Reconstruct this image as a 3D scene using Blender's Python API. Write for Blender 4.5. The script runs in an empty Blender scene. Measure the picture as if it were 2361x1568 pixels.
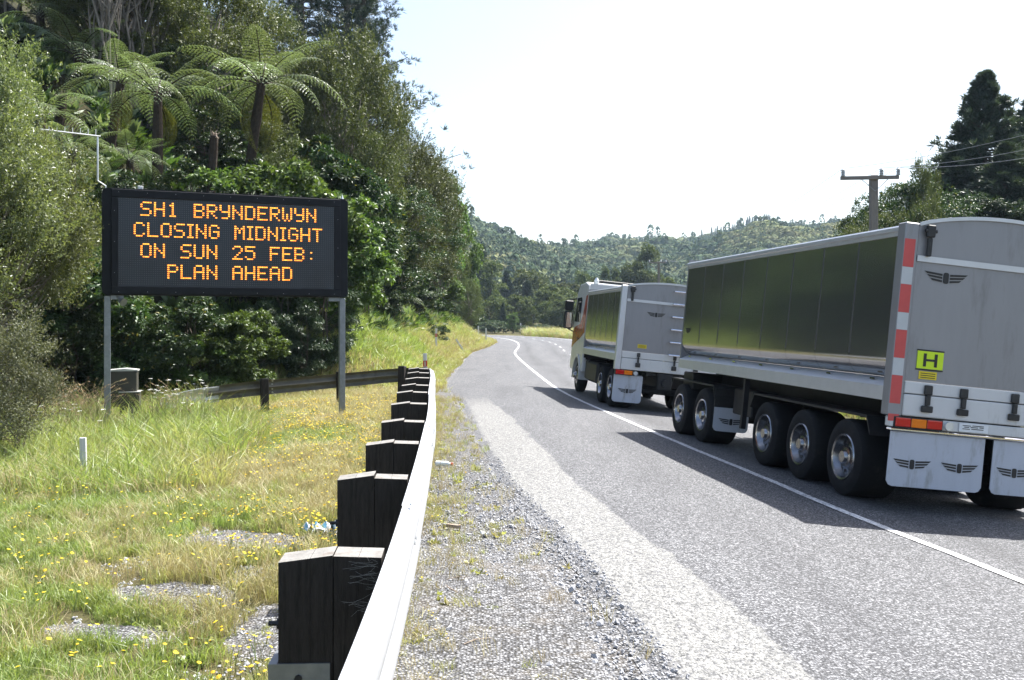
import bpy, math, random
import numpy as np
from mathutils import Vector, Matrix, Euler

SC = bpy.context.scene
COL = SC.collection
RAD = math.radians
# ------------------------------------------------------------------ camera, sky, sun, exposure
F, U0, VH, CAMH = 2312.0, 1180.5, 747.0, 1.73
cd = bpy.data.cameras.new('camera')
cam = bpy.data.objects.new('camera', cd); COL.objects.link(cam)
cam.location = (0, 0, CAMH); cam.rotation_euler = (RAD(90), 0, 0)
cd.sensor_width = 36; cd.lens = F / 2361 * 36; cd.shift_y = -37.0 / 2361
cd.clip_start = 0.1; cd.clip_end = 6000
SC.camera = cam

SUN_EL, SUN_AZ = 57.0, 49.0
world = bpy.data.worlds.new('World'); SC.world = world; world.use_nodes = True
nt = world.node_tree; nt.nodes.clear()
sky = nt.nodes.new('ShaderNodeTexSky'); sky.sky_type = 'NISHITA'; sky.sun_disc = False
sky.sun_elevation = RAD(SUN_EL); sky.sun_rotation = RAD(SUN_AZ)
sky.dust_density = 2.5; sky.air_density = 1.0; sky.ozone_density = 0.0; sky.altitude = 50
bg = nt.nodes.new('ShaderNodeBackground'); bg.inputs[1].default_value = 0.1
wo = nt.nodes.new('ShaderNodeOutputWorld')
nt.links.new(sky.outputs[0], bg.inputs[0]); nt.links.new(bg.outputs[0], wo.inputs[0])
sl = bpy.data.lights.new('sun', 'SUN'); sl.energy = 5.0; sl.angle = RAD(0.53); sl.color = (1, .975, .93)
so = bpy.data.objects.new('sun', sl); COL.objects.link(so)
se, sa = RAD(SUN_EL), RAD(SUN_AZ)
sdir = Vector((math.sin(sa) * math.cos(se), math.cos(sa) * math.cos(se), math.sin(se)))
so.rotation_euler = sdir.to_track_quat('Z', 'Y').to_euler(); so.location = (30, 30, 60)
vs = SC.view_settings
vs.view_transform = 'Standard'; vs.look = 'None'; vs.exposure = 1.5; vs.gamma = 1; vs.use_curve_mapping = False
SC.cycles.max_bounces = 6; SC.cycles.diffuse_bounces = 1; SC.cycles.glossy_bounces = 3
SC.cycles.transmission_bounces = 3; SC.cycles.transparent_max_bounces = 6; SC.cycles.volume_bounces = 0
SC.cycles.sample_clamp_direct = 12; SC.cycles.sample_clamp_indirect = 4
SC.cycles.caustics_reflective = False; SC.cycles.caustics_refractive = False

# ------------------------------------------------------------------ helpers
def Pt(U, V, Z):
    return Vector(((U - U0) / F * Z, Z, CAMH - (V - VH) / F * Z))

def newmesh(name, v, f, smooth=False, mats=(), mi=None, uv=None):
    """v (N,3); f list of tuples, or an (M,k) array"""
    me = bpy.data.meshes.new(name)
    if isinstance(f, np.ndarray):
        v = np.asarray(v, np.float32); M, k = f.shape
        me.vertices.add(len(v)); me.vertices.foreach_set('co', v.ravel())
        me.loops.add(M * k); me.loops.foreach_set('vertex_index', f.astype(np.int32).ravel())
        me.polygons.add(M); me.polygons.foreach_set('loop_start', np.arange(0, M * k, k, dtype=np.int32))
        try: me.polygons.foreach_set('loop_total', np.full(M, k, np.int32))
        except Exception: pass
    else:
        me.from_pydata([tuple(map(float, p)) for p in v], [], f)
    for m in mats: me.materials.append(m)
    if mi is not None: me.polygons.foreach_set('material_index', np.asarray(mi, np.int32))
    if smooth: me.polygons.foreach_set('use_smooth', np.ones(len(me.polygons), bool))
    me.update(calc_edges=True)
    return me

def link(name, me, parent=None, loc=None, rot=None, scale=None, **props):
    o = bpy.data.objects.new(name, me); COL.objects.link(o)
    if parent is not None: o.parent = parent
    if loc is not None: o.location = loc
    if rot is not None: o.rotation_euler = rot
    if scale is not None: o.scale = scale
    for k, val in props.items(): o[k] = val
    return o

def thing(name, label, cat, loc=(0, 0, 0), rot=(0, 0, 0), group=None):
    o = link(name, None, None, loc, rot, label=label, category=cat)
    o.empty_display_size = .2
    if group: o['group'] = group
    return o

FINE = {'tie_rings', 'rim_holes', 'print_lines', 'plate_marks', 'splice_bolts', 'frame_screws', 'bird_spikes', 'cobweb', 'border'}   # too small to pick apart singly
class MB:
    def __init__(s): s.v, s.f, s.mi, s.cur = [], [], [], 0
    def add(s, v, f):
        n = len(s.v); s.v += [tuple(p) for p in v]
        s.f += [tuple(i + n for i in q) for q in f]; s.mi += [s.cur] * len(f); return s
    def box(s, x0, x1, y0, y1, z0, z1, b=0.0):
        if b <= 0:
            v = [(x, y, z) for z in (z0, z1) for y in (y0, y1) for x in (x0, x1)]
            return s.add(v, [(0, 2, 3, 1), (4, 5, 7, 6), (0, 1, 5, 4), (2, 6, 7, 3), (0, 4, 6, 2), (1, 3, 7, 5)])
        b = min(b, (x1 - x0) * .45, (y1 - y0) * .45, (z1 - z0) * .45)
        idx, v = {}, []
        X, Y, Z = (x0, x1), (y0, y1), (z0, z1)
        for i in (0, 1):
            for j in (0, 1):
                for k in (0, 1):
                    sx, sy, sz = (b if i == 0 else -b), (b if j == 0 else -b), (b if k == 0 else -b)
                    for a, p in enumerate(((X[i], Y[j] + sy, Z[k] + sz), (X[i] + sx, Y[j], Z[k] + sz), (X[i] + sx, Y[j] + sy, Z[k]))):
                        idx[i, j, k, a] = len(v); v.append(p)
        f = []
        for i in (0, 1):
            q = [idx[i, 0, 0, 0], idx[i, 1, 0, 0], idx[i, 1, 1, 0], idx[i, 0, 1, 0]]; f.append(q if i else q[::-1])
            q = [idx[0, i, 0, 1], idx[0, i, 1, 1], idx[1, i, 1, 1], idx[1, i, 0, 1]]; f.append(q if i else q[::-1])
            q = [idx[0, 0, i, 2], idx[1, 0, i, 2], idx[1, 1, i, 2], idx[0, 1, i, 2]]; f.append(q if i else q[::-1])
        for i in (0, 1):
            for j in (0, 1):
                q = [idx[i, j, 0, 0], idx[i, j, 1, 0], idx[i, j, 1, 1], idx[i, j, 0, 1]]; f.append(q if i == j else q[::-1])
                q = [idx[i, 0, j, 0], idx[i, 0, j, 2], idx[i, 1, j, 2], idx[i, 1, j, 0]]; f.append(q if i == j else q[::-1])
                q = [idx[0, i, j, 1], idx[1, i, j, 1], idx[1, i, j, 2], idx[0, i, j, 2]]; f.append(q if i == j else q[::-1])
        for i in (0, 1):
            for j in (0, 1):
                for k in (0, 1):
                    q = [idx[i, j, k, a] for a in (0, 1, 2)]; f.append(q if (i + j + k) % 2 else q[::-1])
        return s.add(v, f)
    def tube(s, pts, r, n=8, cap=True):
        pts = [Vector(p) for p in pts]; R = r if hasattr(r, '__len__') else [r] * len(pts)
        v, f = [], []; up = None
        for i, p in enumerate(pts):
            d = (pts[min(i + 1, len(pts) - 1)] - pts[max(i - 1, 0)]).normalized()
            a = up if up is not None else (Vector((0, 0, 1)) if abs(d.z) < .9 else Vector((1, 0, 0)))
            sx = d.cross(a).normalized(); up = sx.cross(d).normalized()
            for k in range(n):
                t = 2 * math.pi * k / n; v.append(p + (sx * math.cos(t) + up * math.sin(t)) * R[i])
        for i in range(len(pts) - 1):
            for k in range(n):
                f.append((i * n + k, i * n + (k + 1) % n, (i + 1) * n + (k + 1) % n, (i + 1) * n + k))
        if cap: f.append(tuple(range(n))[::-1]); f.append(tuple((len(pts) - 1) * n + k for k in range(n)))
        return s.add(v, f)
    def extrude(s, poly, fn0, fn1):
        """closed polygon (list of 2D), two maps 2D->3D"""
        n = len(poly); v = [fn0(*p) for p in poly] + [fn1(*p) for p in poly]
        f = [tuple(range(n))[::-1], tuple(range(n, 2 * n))] + [(i, (i + 1) % n, n + (i + 1) % n, n + i) for i in range(n)]
        return s.add(v, f)
    def xz(s, poly, y0, y1): return s.extrude(poly, lambda a, b: (a, y0, b), lambda a, b: (a, y1, b))
    def yz(s, poly, x0, x1): return s.extrude(poly, lambda a, b: (x0, a, b), lambda a, b: (x1, a, b))
    def xy(s, poly, z0, z1): return s.extrude(poly, lambda a, b: (a, b, z0), lambda a, b: (a, b, z1))
    def lathe_x(s, prof, c, n=28, sgn=1):
        """profile [(x, r)] about the x axis"""
        v, f = [], []
        for x, r in prof:
            for k in range(n):
                t = 2 * math.pi * k / n; v.append((c[0] + sgn * x, c[1] + r * math.cos(t), c[2] + r * math.sin(t)))
        for i in range(len(prof) - 1):
            for k in range(n):
                q = (i * n + k, i * n + (k + 1) % n, (i + 1) * n + (k + 1) % n, (i + 1) * n + k); f.append(q)
        return s.add(v, f)
    def mesh(s, name, mats, smooth=False):
        if not isinstance(mats, (list, tuple)): mats = [mats]
        me = newmesh(name, s.v, s.f, False, mats)
        me.polygons.foreach_set('material_index', np.array(s.mi, np.int32))
        if smooth:
            me.polygons.foreach_set('use_smooth', np.ones(len(me.polygons), bool))
            try: me.set_sharp_from_angle(angle=RAD(35))
            except Exception: pass
        return me
    def obj(s, name, mats, parent=None, smooth=False, **kw):
        if name in FINE: kw['kind'] = 'stuff'
        return link(name, s.mesh(name, mats, smooth), parent, **kw)

# value noise in numpy (for scatter masks and relief)
_rg = np.random.default_rng(7); _NT = _rg.random((256, 256))
def vnoise(x, y, s=1.0):
    x = np.asarray(x, float) / s + 100.3; y = np.asarray(y, float) / s + 57.7
    xi, yi = np.floor(x).astype(int), np.floor(y).astype(int); fx, fy = x - xi, y - yi
    fx = fx * fx * (3 - 2 * fx); fy = fy * fy * (3 - 2 * fy)
    g = lambda a, b: _NT[a % 256, b % 256]
    return (g(xi, yi) * (1 - fx) + g(xi + 1, yi) * fx) * (1 - fy) + (g(xi, yi + 1) * (1 - fx) + g(xi + 1, yi + 1) * fx) * fy
def fbm(x, y, s=1.0, o=3):
    t, a, w = 0, 1.0, 0
    for i in range(o): t = t + a * vnoise(x, y, s); w += a; a *= .5; s *= .5
    return t / w
def sstep(a, b, x):
    t = np.clip((np.asarray(x, float) - a) / (b - a), 0, 1); return t * t * (3 - 2 * t)

# ------------------------------------------------------------------ materials
class NT:
    def __init__(s, name):
        s.m = bpy.data.materials.new(name); s.m.use_nodes = True; s.t = s.m.node_tree
        s.b = s.t.nodes['Principled BSDF']; s.out = s.t.nodes['Material Output']
    def n(s, typ, **kw):
        nd = s.t.nodes.new(typ)
        for k, v in kw.items():
            if k in nd.bl_rna.properties: setattr(nd, k, v)
        return nd
    def l(s, a, b): s.t.links.new(a, b)
    def noise(s, scale, detail=4, rough=.6, vec=None):
        nd = s.n('ShaderNodeTexNoise'); nd.inputs['Scale'].default_value = scale
        nd.inputs['Detail'].default_value = detail; nd.inputs['Roughness'].default_value = rough
        if vec is not None: s.l(vec, nd.inputs['Vector'])
        return nd.outputs['Fac']
    def coord(s, which='Object', scale=None):
        c = s.n('ShaderNodeTexCoord').outputs[which]
        if scale is None: return c
        mp = s.n('ShaderNodeMapping'); mp.inputs['Scale'].default_value = scale; s.l(c, mp.inputs['Vector']); return mp.outputs[0]
    def ramp(s, fac, stops, interp='LINEAR'):
        r = s.n('ShaderNodeValToRGB'); r.color_ramp.interpolation = interp; e = r.color_ramp.elements
        while len(e) < len(stops): e.new(.5)
        for i, (p, c) in enumerate(stops):
            e[i].position = p; e[i].color = (*c, 1) if len(c) == 3 else c
        s.l(fac, r.inputs[0]); return r.outputs[0]
    def mix(s, fac, a, b, blend='MIX'):
        m = s.n('ShaderNodeMix', data_type='RGBA', blend_type=blend); m.clamp_factor = True
        for sock, v in ((m.inputs[0], fac), (m.inputs[6], a), (m.inputs[7], b)):
            if hasattr(v, 'links') or hasattr(v, 'is_linked'): s.l(v, sock)
            else: sock.default_value = (*v, 1) if isinstance(v, tuple) and len(v) == 3 else v
        return m.outputs[2]
    def math(s, op, a, b=0.0, clamp=False):
        m = s.n('ShaderNodeMath', operation=op); m.use_clamp = clamp
        for i, v in ((0, a), (1, b)):
            if hasattr(v, 'is_linked'): s.l(v, m.inputs[i])
            else: m.inputs[i].default_value = v
        return m.outputs[0]
    def bump(s, h, strength=.3, dist=.01):
        b = s.n('ShaderNodeBump'); b.inputs['Strength'].default_value = strength; b.inputs['Distance'].default_value = dist
        s.l(h, b.inputs['Height']); s.l(b.outputs[0], s.b.inputs['Normal']); return b.outputs[0]
    def set(s, **kw):
        for k, v in kw.items():
            sock = s.b.inputs[k.replace('_', ' ')]
            if hasattr(v, 'is_linked'): s.l(v, sock)
            else: sock.default_value = (*v, 1) if isinstance(v, tuple) and len(v) == 3 else v
        return s

def mat(name, col, rough=.6, metal=0.0, var=.15, scale=6, bump=0.0, bscale=60, spec=.5, stretch=None, dirt=None):
    m = NT(name); co = m.coord('Object', stretch)
    n1 = m.noise(scale, 5, .65, co)
    c = m.ramp(n1, [(.25, tuple(x * (1 - var) for x in col)), (.75, tuple(min(1, x * (1 + var)) for x in col))])
    if dirt:
        n2 = m.noise(dirt[1], 6, .7, co); k = m.ramp(n2, [(dirt[2], (0, 0, 0)), (min(1, dirt[2] + .2), (1, 1, 1))]); c = m.mix(k, c, dirt[0])
    m.set(Base_Color=c, Roughness=rough, Metallic=metal, Specular_IOR_Level=spec)
    if bump: m.bump(m.noise(bscale, 4, .6, co), bump, .01)
    return m.m

def leafmat(name, c1, c2, trans=.3, rough=.4, spec=.5, tcol=None, tint=False, obvar=.25, dead=None):
    """leaf: colour varies per leaf island and per plant; part of the light passes through"""
    m = NT(name)
    geo = m.n('ShaderNodeNewGeometry'); oi = m.n('ShaderNodeObjectInfo')
    c = m.mix(geo.outputs['Random Per Island'], c1, c2)
    if dead:
        k = m.math('GREATER_THAN', geo.outputs['Random Per Island'], 1 - dead[1]); c = m.mix(k, c, dead[0])
    if tint:
        at = m.n('ShaderNodeAttribute', attribute_type='INSTANCER', attribute_name='tint')
        c = m.mix(at.outputs['Fac'], c, tint)
    hv = m.n('ShaderNodeHueSaturation'); m.l(c, hv.inputs['Color'])
    m.l(m.math('ADD', m.math('MULTIPLY', oi.outputs['Random'], obvar * 2), 1 - obvar), hv.inputs['Value'])
    m.l(m.math('ADD', m.math('MULTIPLY', oi.outputs['Random'], .03), .485), hv.inputs['Hue'])
    c = hv.outputs[0]
    m.set(Base_Color=c, Roughness=rough, Specular_IOR_Level=spec)
    tr = m.n('ShaderNodeBsdfTranslucent')
    m.l(m.mix(1.0, c, tcol or (1.5, 1.55, .7), 'MULTIPLY'), tr.inputs['Color'])
    mx = m.n('ShaderNodeMixShader'); mx.inputs[0].default_value = trans
    m.l(m.b.outputs[0], mx.inputs[1]); m.l(tr.outputs[0], mx.inputs[2]); m.l(mx.outputs[0], m.out.inputs['Surface'])
    return m.m

M = {}
M['galv'] = mat('galvanised_steel', (.62, .63, .64), .38, .75, .12, 9, .08, 40, dirt=((.42, .42, .40), 2.5, .62))
M['galv_post'] = mat('galvanised_leg', (.24, .255, .27), .45, .6, .2, 14, .05, 60, dirt=((.22, .23, .24), 6, .55))
M['galv_old_shaded'] = mat('old_stained_shaded_rail', (.15, .14, .105), .5, .35, .3, 3, .1, 30, dirt=((.07, .065, .045), 4, .55))  # old stained steel; shade of the returning rail is put into its colour too
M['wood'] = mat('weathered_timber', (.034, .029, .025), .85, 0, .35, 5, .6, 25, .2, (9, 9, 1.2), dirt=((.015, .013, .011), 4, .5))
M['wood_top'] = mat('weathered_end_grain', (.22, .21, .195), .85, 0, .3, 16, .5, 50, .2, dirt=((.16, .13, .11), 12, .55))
M['pole_wood'] = mat('pole_concrete', (.20, .18, .165), .85, 0, .25, 6, .4, 30, .2, (6, 6, .6))
M['black_bolt'] = mat('dark_steel', (.05, .05, .05), .55, .7, .2)
M['blackpaint'] = mat('black_sign_paint', (.008, .009, .012), .55, 0, .3, 5, .03, 50, .22)
M['screen'] = mat('sign_screen', (.014, .019, .030), .25, 0, .4, 1.1, .0, 30, .5)
M['rubber'] = mat('tyre_rubber', (.009, .009, .01), .85, 0, .25, 30, .15, 90, .3, dirt=((.03, .028, .025), 5, .55))
M['chassis'] = mat('chassis_black', (.02, .02, .022), .55, .2, .3, 8, .1, 40, .4)
M['alu'] = mat('brushed_aluminium', (.60, .61, .63), .42, .55, .06, 4)
M['alu_side'] = mat('polished_aluminium_sheet', (.40, .40, .41), .16, .9, .05, .8, .10, 1.6, dirt=((.24, .24, .235), 1.1, .6))
M['alu_gate'] = mat('dull_aluminium_plate', (.28, .28, .293), .42, .4, .06, 3, .01, 20, stretch=(2.2, 2.2, .45), dirt=((.185, .18, .18), 1.5, .52))
M['white'] = mat('white_truck_paint', (.62, .62, .61), .28, 0, .03, 3, stretch=(3, 3, .6), dirt=((.40, .385, .35), 1.8, .57))
M['flapwhite'] = mat('white_mudflap', (.48, .50, .55), .5, 0, .05, 3, stretch=(3, 3, .7), dirt=((.27, .265, .25), 2.0, .54))
M['chrome'] = mat('chrome', (.8, .8, .82), .1, 1.0, .03)
M['rim'] = mat('alloy_rim', (.33, .33, .34), .24, 1.0, .1, dirt=((.16, .15, .14), 5, .5))
M['redtape'] = mat('red_reflective_tape', (.55, .075, .07), .4, 0, .08)
M['whitetape'] = mat('white_reflective_tape', (.5, .52, .52), .4, 0, .05)
M['redpaint'] = mat('red_truck_paint', (.36, .045, .03), .25, 0, .25, 3, dirt=((.45, .16, .05), 3.5, .55))
M['redlens'] = mat('red_lamp_lens', (.55, .015, .012), .15, 0, .1)
M['amberlens'] = mat('amber_lamp_lens', (.8, .2, .01), .15, 0, .1)
M['clearlens'] = mat('clear_lamp_lens', (.75, .77, .78), .12, .3, .1)
M['hyellow'] = mat('fluorescent_yellow_plate', (.62, .82, .02), .4, 0, .04)
M['yellow'] = mat('yellow_sticker', (.75, .58, .02), .45, 0, .04)
M['ink'] = mat('black_print', (.015, .015, .016), .5, 0, .1)
M['glass'] = mat('dark_window_glass', (.02, .025, .025), .06, 0, .1, spec=.8)
M['mirrorg'] = mat('mirror_glass', (.8, .8, .8), .03, 1, .02)
M['plate'] = mat('white_number_plate', (.75, .76, .76), .4, 0, .04)
M['cabinetgreen'] = mat('dark_olive_cabinet', (.048, .046, .036), .5, 0, .2, 4, .05, 50, .4)
M['cabinetroof'] = mat('pale_cabinet_lid', (.5, .5, .47), .45, .2, .1)
M['plastic_white'] = mat('white_plastic_post', (.74, .74, .72), .5, 0, .06, 8, dirt=((.5, .48, .42), 6, .62))
M['markred'] = mat('red_marker_band', (.5, .03, .025), .45, 0, .1)
M['greyplastic'] = mat('grey_plastic_stake', (.50, .51, .50), .5, 0, .08)
M['porcelain'] = mat('glazed_insulator', (.48, .50, .50), .25, 0, .1)
M['wire'] = mat('overhead_wire', (.25, .26, .27), .5, .5, .1)
M['seam'] = mat('dull_panel_seam', (.20, .20, .20), .35, .8, .1)
M['paper'] = mat('crumpled_plastic', (.78, .80, .82), .35, 0, .08)
M['blue'] = mat('blue_print', (.15, .42, .62), .4, 0, .2)
M['stick'] = mat('dead_wood', (.30, .24, .19), .85, 0, .3, 12, .5, 40, .2)
M['bottle'] = mat('clear_bottle_plastic', (.72, .76, .78), .15, 0, .05)
M['bark'] = mat('tree_bark', (.105, .085, .068), .9, 0, .4, 9, .8, 20, .15, (1, 1, .35))
M['barkpale'] = mat('pale_peeling_bark', (.22, .195, .17), .88, 0, .4, 7, .8, 16, .15, (1, 1, .25), dirt=((.10, .085, .07), 4, .52))
M['fernbark'] = mat('fern_trunk_fibre', (.045, .034, .026), .95, 0, .45, 14, 1.0, 40, .1, (1, 1, .7))
M['stone'] = mat('gravel_stone', (.36, .36, .37), .75, 0, .35, 20, .2, 80, .35)
M['cobweb'] = mat('cobweb_silk', (.28, .28, .28), .7, 0, .05)
# lit LED
_m = NT('lit_amber_led'); _g = _m.n('ShaderNodeNewGeometry')
_m.set(Base_Color=(.8, .3, .03), Emission_Color=_m.mix(_g.outputs['Random Per Island'], (1.0, .17, .01), (1.0, .42, .055)), Emission_Strength=1.1); M['led'] = _m.m
M['ledoff'] = mat('unlit_led', (.034, .042, .055), .3, 0, .1)

# leaves
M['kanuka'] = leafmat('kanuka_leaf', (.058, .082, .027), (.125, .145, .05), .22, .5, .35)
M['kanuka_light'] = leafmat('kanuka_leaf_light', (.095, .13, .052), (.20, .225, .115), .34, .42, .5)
M['greyleaf'] = leafmat('manuka_grey_leaf', (.085, .098, .062), (.15, .155, .095), .25, .55, .3)
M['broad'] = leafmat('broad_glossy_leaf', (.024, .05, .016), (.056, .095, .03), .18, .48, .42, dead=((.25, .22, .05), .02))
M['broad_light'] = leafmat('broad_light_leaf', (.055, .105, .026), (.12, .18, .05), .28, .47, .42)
M['dark'] = leafmat('dark_willow_leaf', (.022, .045, .016), (.05, .075, .028), .16, .45, .45)
M['pine'] = leafmat('pine_needle', (.026, .048, .036), (.055, .08, .055), .12, .5, .35)
M['conifer'] = leafmat('conifer_leaf', (.035, .058, .042), (.075, .10, .068), .12, .5, .35)
M['farleaf'] = leafmat('far_tree_leaf', (.05, .078, .03), (.13, .15, .06), .18, .7, .15, obvar=.38)
M['frond'] = leafmat('fern_pinna', (.105, .155, .072), (.21, .26, .16), .30, .40, .55)
M['frond_dead'] = leafmat('fern_dead_pinna', (.06, .075, .02), (.13, .12, .03), .3, .6, .2)
M['grass'] = leafmat('grass_blade', (.14, .195, .05), (.27, .33, .12), .36, .42, .45, tint=(.40, .36, .19))
M['drygrass'] = leafmat('dry_grass_blade', (.36, .30, .17), (.56, .49, .31), .28, .6, .25, tint=(.34, .32, .15), tcol=(1.2, 1.05, .7))
M['petal'] = leafmat('yellow_petal', (.72, .47, .015), (.85, .66, .06), .25, .6, .2, tcol=(1.1, 1, .4), obvar=.1)
M['whiteflower'] = leafmat('white_umbel', (.62, .62, .55), (.78, .78, .72), .2, .6, .2, tcol=(1, 1, 1), obvar=.1)
M['seed'] = leafmat('seed_head', (.22, .15, .09), (.36, .27, .16), .2, .7, .2, tcol=(1.1, 1, .8), obvar=.2)
M['hillcanopy'] = leafmat('hill_canopy_leaf', (.045, .078, .036), (.115, .14, .075), .08, .85, .05, tint=(.20, .21, .10))
# ------------------------------------------------------------------ road path and terrain
_L = [(6.1, -10), (5.4, -3), (5.0, 1.5), (4.22, 8.0), (3.67, 11.0), (3.45, 12.9), (2.63, 19), (1.5, 29), (1.0, 38), (.45, 50), (.18, 59), (.28, 67),
      (.55, 80), (.42, 97), (-.6, 116), (-3.0, 133), (-8.0, 150), (-17, 166), (-32, 182), (-56, 196)]
def catmull(P, step):
    P = [Vector((p[0], p[1], 0)) for p in P]; out = []
    for i in range(len(P) - 1):
        a, b, c, d = P[max(i - 1, 0)], P[i], P[i + 1], P[min(i + 2, len(P) - 1)]
        n = max(1, int((c - b).length / step))
        for k in range(n):
            t = k / n
            out.append(.5 * ((2 * b) + (c - a) * t + (2 * a - 5 * b + 4 * c - d) * t * t + (3 * b - a - 3 * c + d) * t ** 3))
    out.append(P[-1]); return np.array([(p.x, p.y) for p in out])
PATH = catmull(_L, .5)
for _ in range(6):                                   # smooth the measured line
    PATH[1:-1] = (PATH[:-2] + 2 * PATH[1:-1] + PATH[2:]) / 4
_T = np.gradient(PATH, axis=0); _T /= np.linalg.norm(_T, axis=1)[:, None]
PN = np.stack([_T[:, 1], -_T[:, 0]], 1)              # unit normal to the right of travel
def Lx(y): return np.interp(y, PATH[:, 1], PATH[:, 0])
def edge_s(y): return np.interp(y, [-10, 0, 12, 20, 26, 33, 50, 63, 87, 126, 200], [-4.0, -3.95, -3.75, -3.4, -3.3, -3.3, -2.8, -2.45, -2.0, -1.7, -1.5])
ROADW = 7.3
def railx(y): return np.interp(y, [-3, 2.7, 4.2, 6.2, 8.2, 10.2, 12, 14.5, 18, 21.8, 24], [-.40, -.49, -.545, -.647, -.764, -.89, -1.02, -1.22, -1.48, -1.77, -2.0])
TOE = [(-90, 12), (-40, 18), (-14, 22), (-9, 23.8), (-5.5, 26.5), (-3.9, 28.5), (-3.0, 32), (-3.1, 45), (-3.2, 60), (-2.9, 76), (-2.5, 90), (-3.6, 110), (-6.5, 132),
       (-11.5, 150), (-20, 166), (-34, 184), (-60, 200), (-120, 226)]
TOE_A = np.array(TOE, float)
def toe_d(x, y):
    """signed distance, positive up-slope (left of the toe line)"""
    x = np.atleast_1d(np.asarray(x, float)); y = np.atleast_1d(np.asarray(y, float))
    best = np.full(x.shape, 1e9); sg = np.zeros(x.shape)
    for i in range(len(TOE_A) - 1):
        a, b = TOE_A[i], TOE_A[i + 1]; d = b - a; L2 = d @ d
        t = np.clip(((x - a[0]) * d[0] + (y - a[1]) * d[1]) / L2, 0, 1)
        dx, dy = x - (a[0] + t * d[0]), y - (a[1] + t * d[1]); r = np.hypot(dx, dy)
        s = np.sign(d[0] * dy - d[1] * dx); k = r < best; best = np.where(k, r, best); sg = np.where(k, s, sg)
    return best * sg
def base_ground(x, y):
    x = np.asarray(x, float); y = np.asarray(y, float)
    fade = 1 - sstep(26, 62, y)
    xr = np.clip(x, .3, 11)
    z = fade * (.085 - .1 * xr - .007 * np.clip(y, 0, 60)) + (1 - fade) * (-.02)
    left = sstep(-1.2, -7, x) * (1 - sstep(24, 30, y))
    return z - .22 * left
def ground(x, y):
    x = np.asarray(x, float); y = np.asarray(y, float)
    d = toe_d(x, y).reshape(np.broadcast(x, y).shape)
    h = np.where(d > 0, d * d / (np.abs(d) + .9) * .88, 0.0)
    h = np.where(h > 34, 34 + (h - 34) * .25, h)
    h = h + np.where(d > 1.5, (fbm(x, y, 6) - .5) * np.clip(d - 1.5, 0, 3) * .35, 0)
    right = np.clip(x - (Lx(np.clip(y, -10, 140)) + ROADW + 1.5), 0, 60)
    rz = -.35 * sstep(0, 2.5, right) + 1.1 * sstep(4, 26, right)
    rz = np.where(y < 135, rz, rz * (1 - sstep(135, 170, y)))
    far = .9 * sstep(190, 260, y) + 1.2 * sstep(215, 330, y) * sstep(-20, 10, x)
    return base_ground(x, y) + h + rz + far + np.where((d < 0) & (x < railx(np.clip(y, -3, 24)) - .3), (fbm(x, y, 1.3) - .5) * .10, 0)
def gz(x, y): return float(np.ravel(ground(np.array([x]), np.array([y])))[0])

def grid_mesh(name, xs, ys, zfn, m, **kw):
    X, Y = np.meshgrid(xs, ys); Z = zfn(X, Y)
    v = np.stack([X, Y, Z], -1).reshape(-1, 3); nx, ny = len(xs), len(ys)
    i = (np.arange(ny - 1)[:, None] * nx + np.arange(nx - 1)[None]).ravel()
    return link(name, newmesh(name, v, np.stack([i, i + 1, i + nx + 1, i + nx], 1), True, [m]), **kw)

# ground material: soil, litter and short turf
g = NT('grassy_soil'); co = g.coord('Object')
c = g.ramp(g.noise(.35, 6, .65, co), [(.3, (.055, .075, .022)), (.5, (.10, .095, .04)), (.7, (.17, .135, .07))])
c = g.mix(g.ramp(g.noise(30, 4, .7, co), [(.35, (0, 0, 0)), (.7, (1, 1, 1))]), c, (.07, .06, .032))
g.set(Base_Color=c, Roughness=.95, Specular_IOR_Level=.1); g.bump(g.noise(40, 5, .7, co), .8, .03); M['soil'] = g.m
g = NT('forest_floor'); co = g.coord('Object')
c = g.ramp(g.noise(1.2, 6, .7, co), [(.3, (.018, .02, .010)), (.6, (.045, .042, .02)), (.8, (.075, .06, .035))])
g.set(Base_Color=c, Roughness=.95, Specular_IOR_Level=.1); g.bump(g.noise(6, 5, .7, co), 1, .1); M['floor'] = g.m

def terr_z(X, Y):
    Z = ground(X, Y)
    lx = Lx(np.clip(Y, -10, 150)); s = X - lx
    under = (s > edge_s(Y) - .35) & (s < ROADW + .2) & (Y < 150)
    Z = np.where(under, Z - .06, Z)
    # beyond y = 150 the carriageway turns left: sink the sheet along its path
    far = (Y > 140) & (Y < 215) & (X < 20)
    if far.any():
        d = np.full(X.shape, 1e9)
        for p, n in zip(PATH[300::6], PN[300::6]):
            d = np.minimum(d, np.hypot(X - p[0] - n[0] * 3, Y - p[1] - n[1] * 3))
        Z = np.where(far & (d < 6.0), Z - .08, Z)
    return Z
xs = np.unique(np.concatenate([np.arange(-150, -40, 6.), np.arange(-40, -14, 1.5), np.arange(-14, 14, .45), np.arange(14, 60, 2.5), np.arange(60, 301, 20.)]))
ys = np.unique(np.concatenate([np.arange(-30, 0, 3.), np.arange(0, 36, .45), np.arange(36, 110, 1.2), np.arange(110, 230, 2.0), np.arange(230, 420, 12.)]))
gr = grid_mesh('ground', xs, ys, terr_z, M['soil'], kind='structure')
gr.data.materials.append(M['floor'])
_cx = np.empty(len(gr.data.polygons) * 3); gr.data.polygons.foreach_get('center', _cx); _cx = _cx.reshape(-1, 3)
_dd = toe_d(_cx[:, 0], _cx[:, 1])
gr.data.polygons.foreach_set('material_index', (_dd > 3.4 + (vnoise(_cx[:, 0], _cx[:, 1], 3) - .5) * 2).astype(np.int32))

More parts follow.
